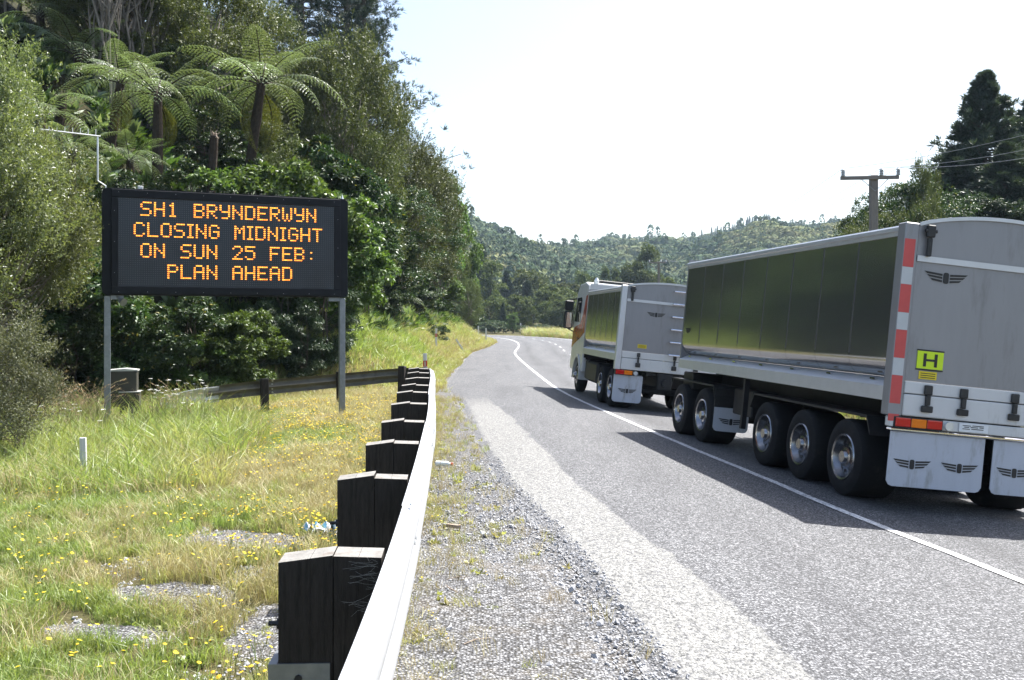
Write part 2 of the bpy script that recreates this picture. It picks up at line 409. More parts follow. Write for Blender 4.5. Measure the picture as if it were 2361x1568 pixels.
# chip seal: separate chips show as light and dark cells; a pale worn band runs along the shoulder side
g = NT('chip_seal'); co = g.coord('Object')
vo = g.n('ShaderNodeTexVoronoi', feature='F1'); vo.inputs['Scale'].default_value = 70; g.l(co, vo.inputs['Vector'])
sep = g.n('ShaderNodeSeparateColor'); g.l(vo.outputs['Color'], sep.inputs[0])
chips = g.ramp(sep.outputs[0], [(0, (.02, .021, .023)), (.35, (.066, .067, .071)), (.7, (.132, .132, .138)), (1, (.31, .31, .32))])
big = g.ramp(g.noise(.8, 6, .65, g.coord('Object', (1.6, .25, 1))), [(.3, (.80, .80, .81)), (.5, (1.05, 1.05, 1.05)), (.72, (1.25, 1.25, 1.24))])
chips = g.mix(1.0, chips, big, 'MULTIPLY')
trk = g.n('ShaderNodeAttribute', attribute_name='track')
chips = g.mix(g.math('MULTIPLY', trk.outputs['Fac'], g.ramp(g.noise(1.1, 5, .7, g.coord('Object', (2, .2, 1))), [(.3, (.1, .1, .1)), (.65, (.85, .85, .85))])), chips, (.042, .042, .045))
chips = g.mix(g.ramp(vo.outputs['Distance'], [(.45, (0, 0, 0)), (.8, (1, 1, 1))]), chips, (.025, .025, .027))
at = g.n('ShaderNodeAttribute', attribute_name='pale')
palec = g.ramp(sep.outputs[1], [(0, (.04, .04, .04)), (.2, (.14, .14, .135)), (.42, (.205, .202, .19)), (1, (.31, .305, .285))])
edge = g.math('ADD', at.outputs['Fac'], g.math('MULTIPLY', g.math('SUBTRACT', g.noise(9, 5, .75, co), .5), 1.1))
pm = g.ramp(edge, [(.42, (0, 0, 0)), (.58, (1, 1, 1))])
spk = g.math('MULTIPLY', pm, g.ramp(g.noise(26, 3, .6, co), [(.36, (.15, .15, .15)), (.56, (1, 1, 1))]))
c = g.mix(spk, chips, palec)
at2 = g.n('ShaderNodeAttribute', attribute_name='grit')
gm = g.ramp(g.math('ADD', at2.outputs['Fac'], g.math('MULTIPLY', g.math('SUBTRACT', g.noise(7, 5, .7, co), .5), .9)), [(.4, (0, 0, 0)), (.6, (1, 1, 1))])
g.set(Base_Color=g.mix(gm, c, g.ramp(sep.outputs[2], [(0, (.05, .05, .052)), (.5, (.15, .15, .152)), (1, (.33, .33, .33))])), Roughness=.72, Specular_IOR_Level=.4)
g.bump(g.math('SUBTRACT', 1.0, vo.outputs['Distance']), .9, .012); M['seal'] = g.m

def ribbon(name, s_list_fn, i0, i1, step, zoff, m, attrs=None, parent=None, **kw):
    """sheet following the road path; s_list_fn(y) gives lateral offsets (same count each row)"""
    v, A = [], {k: [] for k in (attrs or {})}; rows = list(range(i0, i1, step)); nc = None
    for i in rows:
        p, n = PATH[i], PN[i]; S = np.asarray(s_list_fn(p[1], i)); nc = len(S)
        X, Y = p[0] + n[0] * S, p[1] + n[1] * S
        # bank stays with the near frame; past the bend the surface is level
        Z = road_z(X, Y) + zoff
        v.append(np.stack([X, Y, Z], 1))
        for k in A: A[k].append(attrs[k](S, X, Y))
    v = np.concatenate(v); R = len(rows)
    i = (np.arange(R - 1)[:, None] * nc + np.arange(nc - 1)[None]).ravel()
    me = newmesh(name, v, np.stack([i, i + 1, i + nc + 1, i + nc], 1), False, [m])
    for k in A: me.attributes.new(k, 'FLOAT', 'POINT').data.foreach_set('value', np.concatenate(A[k]).astype(np.float32))
    return link(name, me, parent, **kw)
def road_z(X, Y): return base_ground(np.maximum(X, -1.0), Y) 
rng = np.random.default_rng(11)
NP = len(PATH)
def _edge_noise(y): return (fbm(y, 3.1, .5, 3) - .5) * .22
def road_cols(y, i):
    e = float(edge_s(y) - .05 + _edge_noise(y)); f = max(0, (y < 40))
    return np.concatenate([e + np.array([0, .12, .3, .5, .7, .85, 1.0, 1.2, 1.5]), np.linspace(e + 2.0, ROADW, 22)])
def pale_attr(S, X, Y):
    e = edge_s(Y); w = 1 - sstep(16, 34, Y)
    a = sstep(-.1, .30, S - e) * (1 - sstep(.80, .95, S - e))
    return np.clip(a * .86 * w, 0, 1)
road = ribbon('road', road_cols, 0, NP, 1, .009, M['seal'],
              {'pale': pale_attr, 'grit': lambda S, X, Y: 1 - sstep(-.15, .12, S - edge_s(Y)), 'track': lambda S, X, Y: np.maximum(np.exp(-((S - .75) / .28) ** 2), np.exp(-((S - 2.5) / .28) ** 2)) + np.exp(-((S - 4.0) / .3) ** 2) + np.exp(-((S - 5.7) / .3) ** 2)}, kind='structure')
# loose gravel shoulder between rail and seal
g = NT('shoulder_gravel'); co = g.coord('Object')
vo = g.n('ShaderNodeTexVoronoi', feature='F1'); vo.inputs['Scale'].default_value = 58; g.l(co, vo.inputs['Vector'])
sep = g.n('ShaderNodeSeparateColor'); g.l(vo.outputs['Color'], sep.inputs[0])
c = g.ramp(sep.outputs[0], [(0, (.05, .05, .053)), (.5, (.15, .15, .155)), (1, (.36, .36, .365))])
c = g.mix(g.ramp(vo.outputs['Distance'], [(.4, (0, 0, 0)), (.75, (1, 1, 1))]), c, (.035, .032, .028))
k = g.ramp(g.noise(2.2, 5, .7, co), [(.5, (0, 0, 0)), (.68, (1, 1, 1))])
c = g.mix(g.math('MULTIPLY', k, .3), c, (.20, .165, .12))
g.set(Base_Color=c, Roughness=.8, Specular_IOR_Level=.3); g.bump(g.math('SUBTRACT', 1.0, vo.outputs['Distance']), 1, .016); M['gravel'] = g.m
v, fcs, nc = [], [], 7
yy = np.arange(-4, 44, .4)
for y in yy:
    x0 = float(railx(y) - .35) if y < 23 else float(np.interp(y, [23, 26, 44], [railx(23) - .35, -2.3, -2.75])) + float(vnoise(y, 9.0, 1.5) - .5) * .3
    x1 = float(Lx(y) + edge_s(y) + .3)
    for t in np.linspace(0, 1, nc):
        x = x0 + (x1 - x0) * t; v.append((x, y, float(base_ground(np.array(max(x, -1.0)), np.array(y))) + .004 + (vnoise(x, y, .35) - .5) * .008 * (1 if 0 < t < 1 else 0)))
for r in range(len(yy) - 1):
    for q in range(nc - 1): a = r * nc + q; fcs.append((a, a + 1, a + nc + 1, a + nc))
link('gravel_shoulder', newmesh('gravel_shoulder', v, fcs, True, [M['gravel']]), kind='structure')

# painted lines: worn white paint on the chips
g = NT('worn_road_paint'); co = g.coord('Object')
vo = g.n('ShaderNodeTexVoronoi', feature='F1'); vo.inputs['Scale'].default_value = 70; g.l(co, vo.inputs['Vector'])
w = g.math('ADD', g.noise(22, 4, .7, co), g.math('MULTIPLY', vo.outputs['Distance'], .35))
c = g.mix(g.ramp(w, [(.62, (0, 0, 0)), (.8, (1, 1, 1))]), (.74, .74, .73), (.22, .22, .23))
g.set(Base_Color=c, Roughness=.6); g.bump(g.math('SUBTRACT', 1.0, vo.outputs['Distance']), .6, .01); M['paint'] = g.m
lw = .06
ribbon('edge_line', lambda y, i: np.array([-lw, 0, lw]) + (vnoise(y, 1, .3) - .5) * .03, 0, NP, 1, .017, M['paint'], parent=road, label='solid white line along the near edge of the lane')
ribbon('edge_line', lambda y, i: np.array([6.45 - lw, 6.45 + lw]), 0, NP, 1, .017, M['paint'], parent=road, label='solid white line along the far side of the road')
i = 8
while i < NP - 8:
    ribbon('centre_dash', lambda y, k: np.array([3.15 - .05, 3.15 + .05]), i, min(i + 7, NP), 1, .017, M['paint'], parent=road)
    i += 20
# ------------------------------------------------------------------ truck and trailer
W = 2.48
def rrect(x0, x1, z0, z1, r, n=5):
    P = []
    for cx, cz, a0 in ((x1 - r, z1 - r, 0), (x0 + r, z1 - r, 90), (x0 + r, z0 + r, 180), (x1 - r, z0 + r, 270)):
        for k in range(n + 1): t = RAD(a0 + 90 * k / n); P.append((cx + r * math.cos(t), cz + r * math.sin(t)))
    return P
def emblem_mesh(w=.46, h=.11, t=.004):
    """winged badge: a centre shield with three feather bars a side, in the xz plane, facing -y"""
    b = MB()
    b.xz(rrect(-.028 * w / .46, .028 * w / .46, -.5 * h, .5 * h, .02 * w / .46, 3), -t, 0)
    for s in (-1, 1):
        for k, (x1, z0, z1) in enumerate(((.5, .30, .48), (.44, .02, .2), (.36, -.28, -.10))):
            a = .042 * w / .46
            b.xz([(s * a, (z0 - .12) * h), (s * a, (z1 - .12) * h), (s * x1 * w, z1 * h), (s * (x1 - .05) * w, z0 * h)][::s], -t, 0)
    return b.mesh('emblem', M['ink'])
EMB = emblem_mesh()
def emblem(parent, x, y, z, s=1.0):
    return link('emblem', EMB, parent, (x, y, z), (0, 0, 0), (s, 1, s))

def wheel(root, x, y, side, dual=True, R=.48, dish=.09, z=None):
    """outer face at x; side -1: faces left"""
    w = .58 if dual else .29; s = 1 if side < 0 else -1; z = R if z is None else z
    b = MB(); c = (x, y, z)
    b.lathe_x([(0.02, .295), (0.0, .33), (.005, R * .82), (.03, R * .965), (.06, R), (w * .2, R * 1.004), (w - .06, R), (w - .03, R * .96), (w, R * .8), (w, .3)], c, 40, s)
    if dual: pass
    t = b.obj('wheel', M['rubber'], root, True)
    b = MB()
    b.lathe_x([(.02, .296), (.005, .285), (.015, .262), (.055, .25), (dish + .02, .225), (dish, .15), (dish - .01, .13), (dish - .04, .12), (dish - .05, .085), (dish - .09, .07), (dish - .09, .001)], c, 32, s)
    r = b.obj('rim', M['rim'], t, True)
    b = MB()
    for k in range(10):
        a = 2 * math.pi * k / 10; cy, cz = y + .188 * math.cos(a), z + .188 * math.sin(a)
        n = 8; q = [(x + s * (dish + .004), cy + .024 * math.cos(j * 2 * math.pi / n), cz + .024 * math.sin(j * 2 * math.pi / n)) for j in range(n)]
        b.add(q + [(p[0] - s * .004, p[1], p[2]) for p in q], [tuple(range(n))] + [tuple(n + j for j in range(n))] + [(j, (j + 1) % n, n + (j + 1) % n, n + j) for j in range(n)])
    b.obj('rim_holes', M['ink'], t)
    return t

def side_profile(zt, zl):
    """outer skin of the tub side from top to floor: vertical, then tucked in"""
    return [(0, zt), (0, zl + .50), (.012, zl + .42), (.045, zl + .35), (.10, zl + .295), (.17, zl + .27)]
def bin_body(root, L, zl, zt, dome, npan):
    """tipper tub: zl underside of the bottom rail, zt top of the side"""
    pr = side_profile(zt - .11, zl)
    for side in (0, 1):
        fx = (lambda a: a) if side == 0 else (lambda a: W - a)
        dy = (L - .16 - .04) / npan
        for k in range(npan):
            y0, y1 = .16 + k * dy + .004, .16 + (k + 1) * dy - .004
            poly = [(a + .004, z) for a, z in pr] + [(a + .045, z) for a, z in pr[::-1]]
            b = MB(); b.extrude(poly, lambda a, z: (fx(a), y0, z), lambda a, z: (fx(a), y1, z))
            # soft pillow in each sheet so reflections are not ruler-straight
            o = b.obj('side_panel', M['alu_side'], root, True)
            if k:
                b = MB(); b.box(*sorted((fx(-.002), fx(.0025))), y0 - .009, y0 + .006, zl + .52, zt - .13); b.obj('panel_seam', M['seam'], root)
        b = MB(); P = [(-.035, zt - .02), (-.022, zt), (.065, zt), (.08, zt - .02), (.08, zt - .115), (-.012, zt - .115), (-.012, zt - .075), (-.035, zt - .06)]
        b.extrude(P, lambda a, z: (fx(a), .13, z), lambda a, z: (fx(a), L, z)); b.obj('top_rail', M['alu'], root)
        b = MB(); P = [(.165, zl + .268), (-.02, zl + .165), (-.02, zl), (.06, zl), (.06, zl + .03), (.0, zl + .04), (.0, zl + .14), (.20, zl + .24)]
        b.extrude(P, lambda a, z: (fx(a), .16, z), lambda a, z: (fx(a), L - .02, z)); b.obj('bottom_rail', M['alu'], root)
        b = MB()
        n = max(4, int(L / 1.05))
        for k in range(n):
            y = .6 + k * (L - 1) / (n - 1)
            b.box(*sorted((fx(.06), fx(.10))), y - .06, y + .06, zl + .225, zl + .245)
        b.obj('tie_rings', M['chrome'], root)
    b = MB()
    n = 12; arc = [(W * k / n, zt + .06 + dome * math.sin(math.pi * k / n)) for k in range(n + 1)]
    b.xz([(W, zl + .02), (0, zl + .02)] + arc, L - .03, L + .02); b.obj('front_wall', M['alu_gate'], root)
    b = MB(); b.box(.17, W - .17, .1, L - .05, zl + .22, zl + .26); b.obj('floor_plate', M['alu_gate'], root)

def tailgate(root, zl, zt, dome, zb, post_w=.13):
    """zb: bottom of the white rear beam"""
    for side in (0, 1):
        x0 = -.035 if side == 0 else W + .035 - post_w
        b = MB(); b.box(x0, x0 + post_w, -.02, .155, zb, zt + .03, .012); b.obj('corner_post', M['alu'] if post_w < .15 else M['alu_gate'], root)
    n = 18; x0, x1 = post_w - .03, W - post_w + .03
    arc = [(x0 + (x1 - x0) * k / n, zt + .03 + dome * math.sin(math.pi * (k / n)) ** .75) for k in range(n + 1)]
    zg = zl + .25
    zmid = zg + (zt - zg) * .78
    b = MB(); b.xz([(x1, zmid + .0), (x0, zmid + .0)] + arc, .0, .05); g = b.obj('tailgate', M['alu_gate'], root)
    b = MB(); b.xz([(x0, zg), (x1, zg), (x1, zmid - .006), (x0, zmid - .006)], .0, .05); b.obj('gate_sheet', M['alu_gate'], g)
    b = MB(); b.xz([(x0, zmid - .012), (x1, zmid - .012), (x1, zmid + .055), (x0, zmid + .055)], -.02, -.001); b.obj('gate_rib', M['alu'], g)
    b = MB(); b.xz([(p[0], p[1] - .03) for p in arc] + [(p[0], p[1] + .012) for p in arc[::-1]], -.022, -.001); b.obj('gate_cap', M['alu'], g)
    for side in (0, 1):
        xc = x0 + .12 if side == 0 else x1 - .12
        b = MB(); b.box(xc - .05, xc + .05, -.07, -.02, zt - .12, zt + .02, .01); b.box(xc - .028, xc + .028, -.06, -.022, zt - .34, zt - .125, .01)
        b.tube([(xc - .07, -.05, zt - .05), (xc + .07, -.05, zt - .05)], .02, 8)
        b.obj('gate_hinge', M['black_bolt'], root)
    zs = zb + (zg - zb) * .64
    b = MB(); b.box(x0, x1, -.012, .09, zs + .006, zg - .006, .008); b.obj('rear_beam', M['white'], root)
    b = MB(); b.box(x0, x1, -.016, .09, zb + .01, zs - .004, .012); b.obj('rear_beam', M['white'], root)
    return g, zg, zs

def light_cluster(root, x, z, w, h, y=-.03, seq=('r', 'a', 'r'), lamp=True):
    b = MB(); b.box(x - .012, x + w + .012, y, y + .07, z - .012, z + h + .012, .006); c = b.obj('tail_light', M['ink'], root)
    ww = w / len(seq)
    for k, q in enumerate(seq):
        b = MB(); b.box(x + k * ww + .004, x + (k + 1) * ww - .004, y - .018, y - .001, z, z + h, .008)
        b.obj('red_lens' if q == 'r' else 'amber_lens', M['redlens'] if q == 'r' else M['amberlens'], c)
    if lamp:
        b = MB(); b.tube([(x + w + .075, y + .05, z + h / 2), (x + w + .075, y - .03, z + h / 2)], h * .5, 16); b.obj('reverse_lamp', M['clearlens'], c, True)
    return c

def mudflap(root, x0, x1, z0, z1, y, embl=1, m='flapwhite', curve=.0):
    n = 6; P = []
    for k in range(n + 1): P.append((x0 + .0, z1 + (z0 + .06 - z1) * k / n))
    P += [(x0 + .03, z0 + .015), (x0 + .07, z0), (x1 - .07, z0), (x1 - .03, z0 + .015), (x1, z0 + .06), (x1, z1)]
    b = MB(); b.xz(P, y, y + .012); f = b.obj('mud_flap', M[m], root)
    for k in range(embl):
        xc = x0 + (x1 - x0) * (k + .5) / embl; emblem(f, xc, y - .002, z0 + (z1 - z0) * .42, 1.0 if embl > 1 or x1 - x0 > .6 else .8)
    return f

def place(name, label, cat, x, y, yaw):
    e = base_ground(np.array([x, x + 1, x]), np.array([y, y, y + 4])); roll = math.atan2(e[0] - e[1], 1)
    return thing(name, label, cat, (x, y, float(e[0]) + .012), (RAD(.3), roll, yaw))

# --- trailer
tl = place('tipper_trailer', 'long five-axle aluminium tipping trailer with a red and white striped rear corner post', 'trailer', 4.19, 11.4, math.atan(.139))
TL, ZL, ZT = 8.0, 1.26, 3.28
bin_body(tl, TL, ZL, ZT, .05, 8)
g, zg, zs = tailgate(tl, ZL, ZT, .16, 1.10, .17)
for k in range(5):                                            # red and white tape on the posts
    z1 = 3.12 - k * .52
    for x0 in (-.033, W + .033 - .13):
        b = MB(); b.box(x0, x0 + .13, -.024, -.0205, max(z1 - .32, 1.12), z1); b.obj('red_tape', M['redtape'], tl)
        if z1 - .52 > 1.1:
            b = MB(); b.box(x0, x0 + .13, -.024, -.0205, z1 - .518, z1 - .322); b.obj('white_tape', M['whitetape'], tl)
emblem(tl, .52, -.004, 2.72, 1.15)
b = MB(); b.box(.26, .58, -.012, -.001, 1.665, 1.865); hs = b.obj('plate_sign', M['hyellow'], tl, label='fluorescent yellow plate with a black letter H')
b = MB(); b.xz([(.335, 1.69), (.37, 1.69), (.37, 1.752), (.47, 1.752), (.47, 1.69), (.505, 1.69), (.505, 1.84), (.47, 1.84), (.47, 1.778), (.37, 1.778), (.37, 1.84), (.335, 1.84)], -.0165, -.0125)
b.obj('letter', M['ink'], hs)
b = MB()
for a, c, d, e in ((.255, .585, 1.868, 1.882), (.255, .585, 1.646, 1.66)): b.box(a, c, -.0125, -.0015, d, e)
b.obj('border', M['ink'], hs)
b = MB(); b.box(.30, .52, -.006, -.001, 1.545, 1.635); st = b.obj('warning_sticker', M['yellow'], tl)
b = MB()
for k in range(3): b.box(.32, .50, -.0085, -.0065, 1.56 + k * .024, 1.568 + k * .024)
b.obj('print_lines', M['ink'], st)
for xc in (.42, .86, W - .98, W - .5):                      # gate locks on the beam
    b = MB(); b.box(xc - .05, xc + .05, -.05, -.018, 1.37, 1.48, .01); b.box(xc - .028, xc + .028, -.06, -.02, 1.25, 1.365, .008); b.box(xc - .07, xc + .07, -.055, -.02, 1.17, 1.245, .01)
    b.obj('gate_lock', M['black_bolt'], tl)
b = MB(); b.box(.0, W, -.02, .10, .975, 1.095, .01); b.obj('light_bar', M['white'], tl)
light_cluster(tl, .05, .985, .58, .10)
light_cluster(tl, W - .05 - .58, .985, .58, .10, lamp=False)
b = MB(); b.box(.0, W, -.035, .06, .93, .968, .012); b.obj('chrome_strip', M['chrome'], tl)
b = MB(); b.box(.84, 1.20, -.034, -.0225, .99, 1.09); pl = b.obj('number_plate', M['plate'], tl)
b = MB()                                                       # plate characters, too blurred to read in the photo
for k, (x, z, w_) in enumerate(((.88, 1.058, .10), (1.0, 1.062, .14), (.90, 1.040, .06), (.98, 1.043, .09), (1.09, 1.046, .05), (.88, 1.020, .09), (.99, 1.023, .15))):
    b.box(x, x + w_, -.037, -.0345, z, z + .008)
b.obj('plate_marks', M['ink'], pl)
mudflap(tl, .03, 1.20, .30, .925, .0, 2); mudflap(tl, 1.31, W - .03, .30, .925, .0, 2)
AX = [1.12, 2.42, 3.72, 6.78, 8.04]
AX = [1.10, 2.38, 3.66, 6.55, 7.85]
for y in AX:
    wheel(tl, -.01 + .03, y, -1); wheel(tl, W - .02, y, 1)
    b = MB(); b.tube([(.5, y, .47), (W - .5, y, .47)], .07, 10); b.obj('axle', M['chassis'], tl)
for x in (.72, W - .8): b = MB(); b.box(x, x + .08, .2, TL - .1, .95, 1.24); b.obj('chassis_rail', M['chassis'], tl)
for y in (.4, 1.7, 3.0, 4.4, 5.6, 7.2): b = MB(); b.box(.801, W - .801, y, y + .08, 1.0, 1.2); b.obj('cross_member', M['chassis'], tl)
for s in (0, 1):                                              # wheel arches over the axle groups
    for ys_ in (AX[:3], AX[3:]):
        x0, x1 = (.03, .62) if s == 0 else (W - .62, W - .03)
        y0, y1 = ys_[0] - .62, ys_[-1] + .62
        P = [(y0, .82), (y0 + .12, 1.02), (y1 - .12, 1.02), (y1, .82), (y1, .86), (y1 - .11, 1.05), (y0 + .11, 1.05), (y0, .86)]
        b = MB(); b.yz(P, x0, x1); b.obj('wheel_arch', M['chassis'], tl)
x0 = .04
f = mudflap(tl, .05, .68, .27, .68, AX[3] - .62, 1)
b = MB(); b.box(.05, .68, AX[3] - .61, AX[3] - .58, .69, 1.0); b.obj('flap_hanger', M['chassis'], tl)
mudflap(tl, W - .68, W - .05, .27, .68, AX[3] - .62, 1)
b = MB(); b.box(.25, .70, 4.75, 5.6, .62, 1.05, .02); b.obj('tool_box', M['chassis'], tl)
b = MB(); b.box(.02, .10, 4.55, 4.62, .45, 1.24); b.obj('support_leg', M['chassis'], tl)
b = MB(); b.tube([(W / 2 - .45, TL - .1, .75), (W / 2, TL + 3.1, .72)], .06, 8); b.tube([(W / 2 + .45, TL - .1, .75), (W / 2, TL + 3.1, .72)], .06, 8); b.tube([(W / 2, TL + 3.0, .72), (W / 2, TL + 3.35, .72)], .05, 8)
b.obj('drawbar', M['chassis'], tl)
b = MB(); b.box(.15, W - .15, TL - .45, TL + .12, .88, 1.2, .02); b.obj('front_frame', M['chassis'], tl)
b = MB(); b.box(.03, .033, TL - .62, TL - .22, 1.86, 1.94)
eb = link('side_emblem', emblem_mesh(.3, .1), tl, (-.004, TL - .35, 1.98), (0, 0, RAD(-90)))

# --- truck
tk = place('tipper_truck', 'white and red cab-over truck with a polished aluminium tipping bin', 'truck', 2.42, 24.3, math.atan(.099))
BL, BZL, BZT = 4.85, 1.17, 2.98
bin_body(tk, BL, BZL, BZT, .05, 6)
g, zg, zs = tailgate(tk, BZL, BZT, .14, .96, .14)
emblem(tk, .86, -.004, 2.36, 1.0)
b = MB(); b.box(.48, .70, -.006, -.001, 1.52, 1.61); st = b.obj('warning_sticker', M['yellow'], tk)
b = MB()
for k in range(3): b.box(.50, .68, -.0085, -.0065, 1.535 + k * .024, 1.543 + k * .024)
b.obj('print_lines', M['ink'], st)
b = MB(); b.box(1.55, 1.72, -.006, -.001, 2.72, 2.80); b.obj('warning_sticker', M['yellow'], tk)
for k in range(6):
    lad = MB(); z = 1.42 + k * .31; lad.tube([(1.24, -.03, z), (1.24, -.12, z), (1.62, -.12, z), (1.62, -.03, z)], .024, 8); lad.obj('ladder_rung', M['chrome'], tk)
for xc in (.52, 1.42, W - .52):
    b = MB(); b.box(xc - .04, xc + .04, -.05, -.018, 1.30, 1.40, .01); b.box(xc - .022, xc + .022, -.06, -.02, 1.16, 1.295, .008); b.box(xc - .06, xc + .06, -.055, -.02, 1.05, 1.155, .01)
    b.obj('gate_lock', M['black_bolt'], tk)
light_cluster(tk, .0, .845, .42, .105, y=.0, seq=('r', 'a'))
light_cluster(tk, W - .42, .845, .42, .105, y=.0, seq=('a', 'r'), lamp=False)
mudflap(tk, -.02, .70, .17, .835, .06, 1); mudflap(tk, W - .70, W + .02, .17, .835, .06, 1)
for y in (.72, 2.02): wheel(tk, .02, y, -1); wheel(tk, W - .02, y, 1)
wheel(tk, .06, 5.92, -1, False, dish=-.02); wheel(tk, W - .06, 5.92, 1, False, dish=-.02)
for x in (.78, W - .87): b = MB(); b.box(x, x + .09, .1, 7.0, .85, 1.12); b.obj('chassis_rail', M['chassis'], tk)
for y in (.12, 1.3, 2.7, 4.0): b = MB(); b.box(.871, W - .871, y, y + .09, .88, 1.1); b.obj('cross_member', M['chassis'], tk)
b = MB(); b.box(.6, 1.9, 5.2, 7.0, .6, .849); b.obj('engine', M['chassis'], tk)
for y in (.72, 2.02, 5.92): b = MB(); b.tube([(.4, y, .47), (W - .4, y, .47)], .08, 10); b.obj('axle', M['chassis'], tk)
b = MB(); b.box(W / 2 - .18, W / 2 + .18, .0, .2, .55, .95, .02); b.tube([(W / 2, -.12, .72), (W / 2, .1, .72)], .09, 12); b.obj('tow_coupling', M['chassis'], tk)
for s in (0, 1):
    x0, x1 = (.1, .68) if s == 0 else (W - .68, W - .1)
    b = MB(); b.box(x0, x1, 3.0, 4.45, .42, .98, .06); b.obj('fuel_tank', M['chassis'], tk)
    b = MB(); b.box(x0 + .03, x1, 4.5, 5.0, .45, 1.0, .04); b.obj('air_tank', M['chassis'], tk)
# cab shell: side profile (y, z)
C0, C1 = 5.06, 7.26
prof = [(C0, 1.02), (C0, 3.0), (C0 + .12, 3.2), (C0 + .7, 3.30), (C1 - .55, 3.25), (C1 - .22, 3.0), (C1 - .02, 2.1), (C1, 1.5), (C1, .62), (C1 - .75, .62),
        (C1 - .80, .85), (C1 - 1.05, 1.08), (C1 - 1.6, 1.08), (C1 - 1.85, .85), (C1 - 1.9, .62), (C0, .62)]
b = MB(); b.yz(prof, .03, W - .03); cab = b.obj('cab', M['white'], tk)
bv = cab.modifiers.new('edge', 'BEVEL'); bv.width = .05; bv.segments = 2; bv.limit_method = 'ANGLE'
for s in (0, 1):
    X = (lambda a: .03 - a) if s == 0 else (lambda a: W - .03 + a)
    def patch(name, P, m, t0=.001, t1=.006, parent=cab):
        b = MB(); b.extrude(P, lambda a, z: (X(t0), a, z), lambda a, z: (X(t1), a, z)); return b.obj(name, M[m], parent)
    patch('red_swoosh', [(C0 + .06, 2.9), (C0 + .30, 2.86), (C0 + .55, 2.35), (C0 + .98, 2.02), (C1 - .30, 1.93), (C1 - .05, 1.75), (C1 - .04, 1.28), (C1 - .6, 1.44), (C0 + .75, 1.60), (C0 + .06, 1.78)], 'redpaint')
    wd = patch('side_window', [(C0 + 1.02, 2.08), (C0 + .95, 2.75), (C0 + 1.05, 2.84), (C1 - .42, 2.82), (C1 - .2, 2.1)], 'glass', .007, .013)
    patch('door_handle', [(C0 + .95, 1.56), (C0 + 1.15, 1.56), (C0 + 1.15, 1.61), (C0 + .95, 1.61)], 'ink', .007, .03)
    P = [(5.92 + .62 * math.cos(t), .48 + .62 * math.sin(t)) for t in np.linspace(-.15, math.pi + .15, 14)] + [(5.92 + .55 * math.cos(t), .48 + .55 * math.sin(t)) for t in np.linspace(math.pi + .15, -.15, 14)]
    b = MB(); b.extrude(P, lambda a, z: (X(-.32), a, z), lambda a, z: (X(.03), a, z)); b.obj('mudguard', M['white'], tk)
    xm = -.20 if s == 0 else W + .20
    b = MB(); b.box(xm - .13, xm + .13, C1 - .30, C1 - .10, 2.42, 2.74, .03); b.box(xm - .13, xm + .13, C1 - .30, C1 - .12, 1.86, 2.40, .03); mr = b.obj('mirror', M['ink'], tk)
    b = MB(); b.box(xm - .10, xm + .10, C1 - .31, C1 - .302, 1.90, 2.36); b.obj('mirror_glass', M['mirrorg'], mr)
    xi = .03 if s == 0 else W - .03
    b = MB(); b.tube([(xi, C1 - .2, 2.82), (xm, C1 - .2, 2.74)], .025, 6); b.tube([(xi, C1 - .2, 1.78), (xm, C1 - .2, 1.87)], .02, 6); b.obj('mirror_arm', M['ink'], mr)
b = MB(); b.extrude([(.25, 1.95), (W - .25, 1.95), (W - .3, 2.85), (.3, 2.85)], lambda a, z: (a, C1 + .02 - (z - 1.95) * .24, z), lambda a, z: (a, C1 + .03 - (z - 1.95) * .24, z)); b.obj('windscreen', M['glass'], cab)
b = MB(); b.box(.2, W - .2, C1 - .25, C1 + .12, 2.98, 3.1, .03); b.obj('sun_visor', M['ink'], cab)
b = MB(); b.box(.35, W - .35, C0 + .45, C0 + .60, 3.30, 3.38, .02); b.obj('roof_bar', M['ink'], cab)
b = MB(); b.tube([(.28, C0 + .3, 3.24), (.28, C0 + .3, 3.34)], .08, 10); b.tube([(.28, C0 + .3, 3.34), (.28, C0 + .3, 3.43)], [.075, .03], 10); b.obj('roof_beacon', M['clearlens'], cab)
for k in range(6): b = MB(); b.box(.055, .12, C0 - .10, C0 - .02, 1.35 + k * .31, 1.41 + k * .31); b.obj('cab_bracket', M['chrome'], tk)
b = MB(); b.box(.04, .10, C0 - .2, C0 - .14, 1.05, 3.0); b.obj('cab_stay', M['chassis'], tk)
b = MB(); b.box(.06, W - .06, C0 - .03, C0 - .005, 2.95, 3.22); b.obj('rear_fairing', M['white'], cab)
b = MB(); b.box(.1, W - .1, BL + .03, C0 - .16, 1.0, 2.6); b.obj('hoist_housing', M['chassis'], tk)

# ------------------------------------------------------------------ guardrail
gl = thing('guardrail', 'galvanised guardrail on timber posts along the shoulder, bending back into the grass', 'guardrail', (-.6, 4.2, 0))
org = Vector((-.6, 4.2, 0))
RY = [(-.42, -3), (-.46, 1), (-.49, 2.7), (-.545, 4.2), (-.647, 6.2), (-.764, 8.2), (-.89, 10.2), (-1.02, 12), (-1.22, 14.5), (-1.48, 18), (-1.74, 21), (-1.86, 22.1), (-2.05, 22.75),
      (-2.4, 23.05), (-2.9, 23.05), (-3.9, 22.6), (-5.4, 21.75), (-6.4, 21.1)]
RZ = [.77] * 10 + [.765, .755, .74, .72, .69, .61, .50, .40]
RP = catmull(RY, .12); _tr = np.linspace(0, 1, len(RP))
_key = np.array([np.argmin(np.hypot(RP[:, 0] - p[0], RP[:, 1] - p[1])) for p in RY]); RZI = np.interp(np.arange(len(RP)), _key, RZ)
RT = np.gradient(RP, axis=0); RT /= np.linalg.norm(RT, axis=1)[:, None]
RNr = np.stack([RT[:, 1], -RT[:, 0]], 1)                     # towards the road
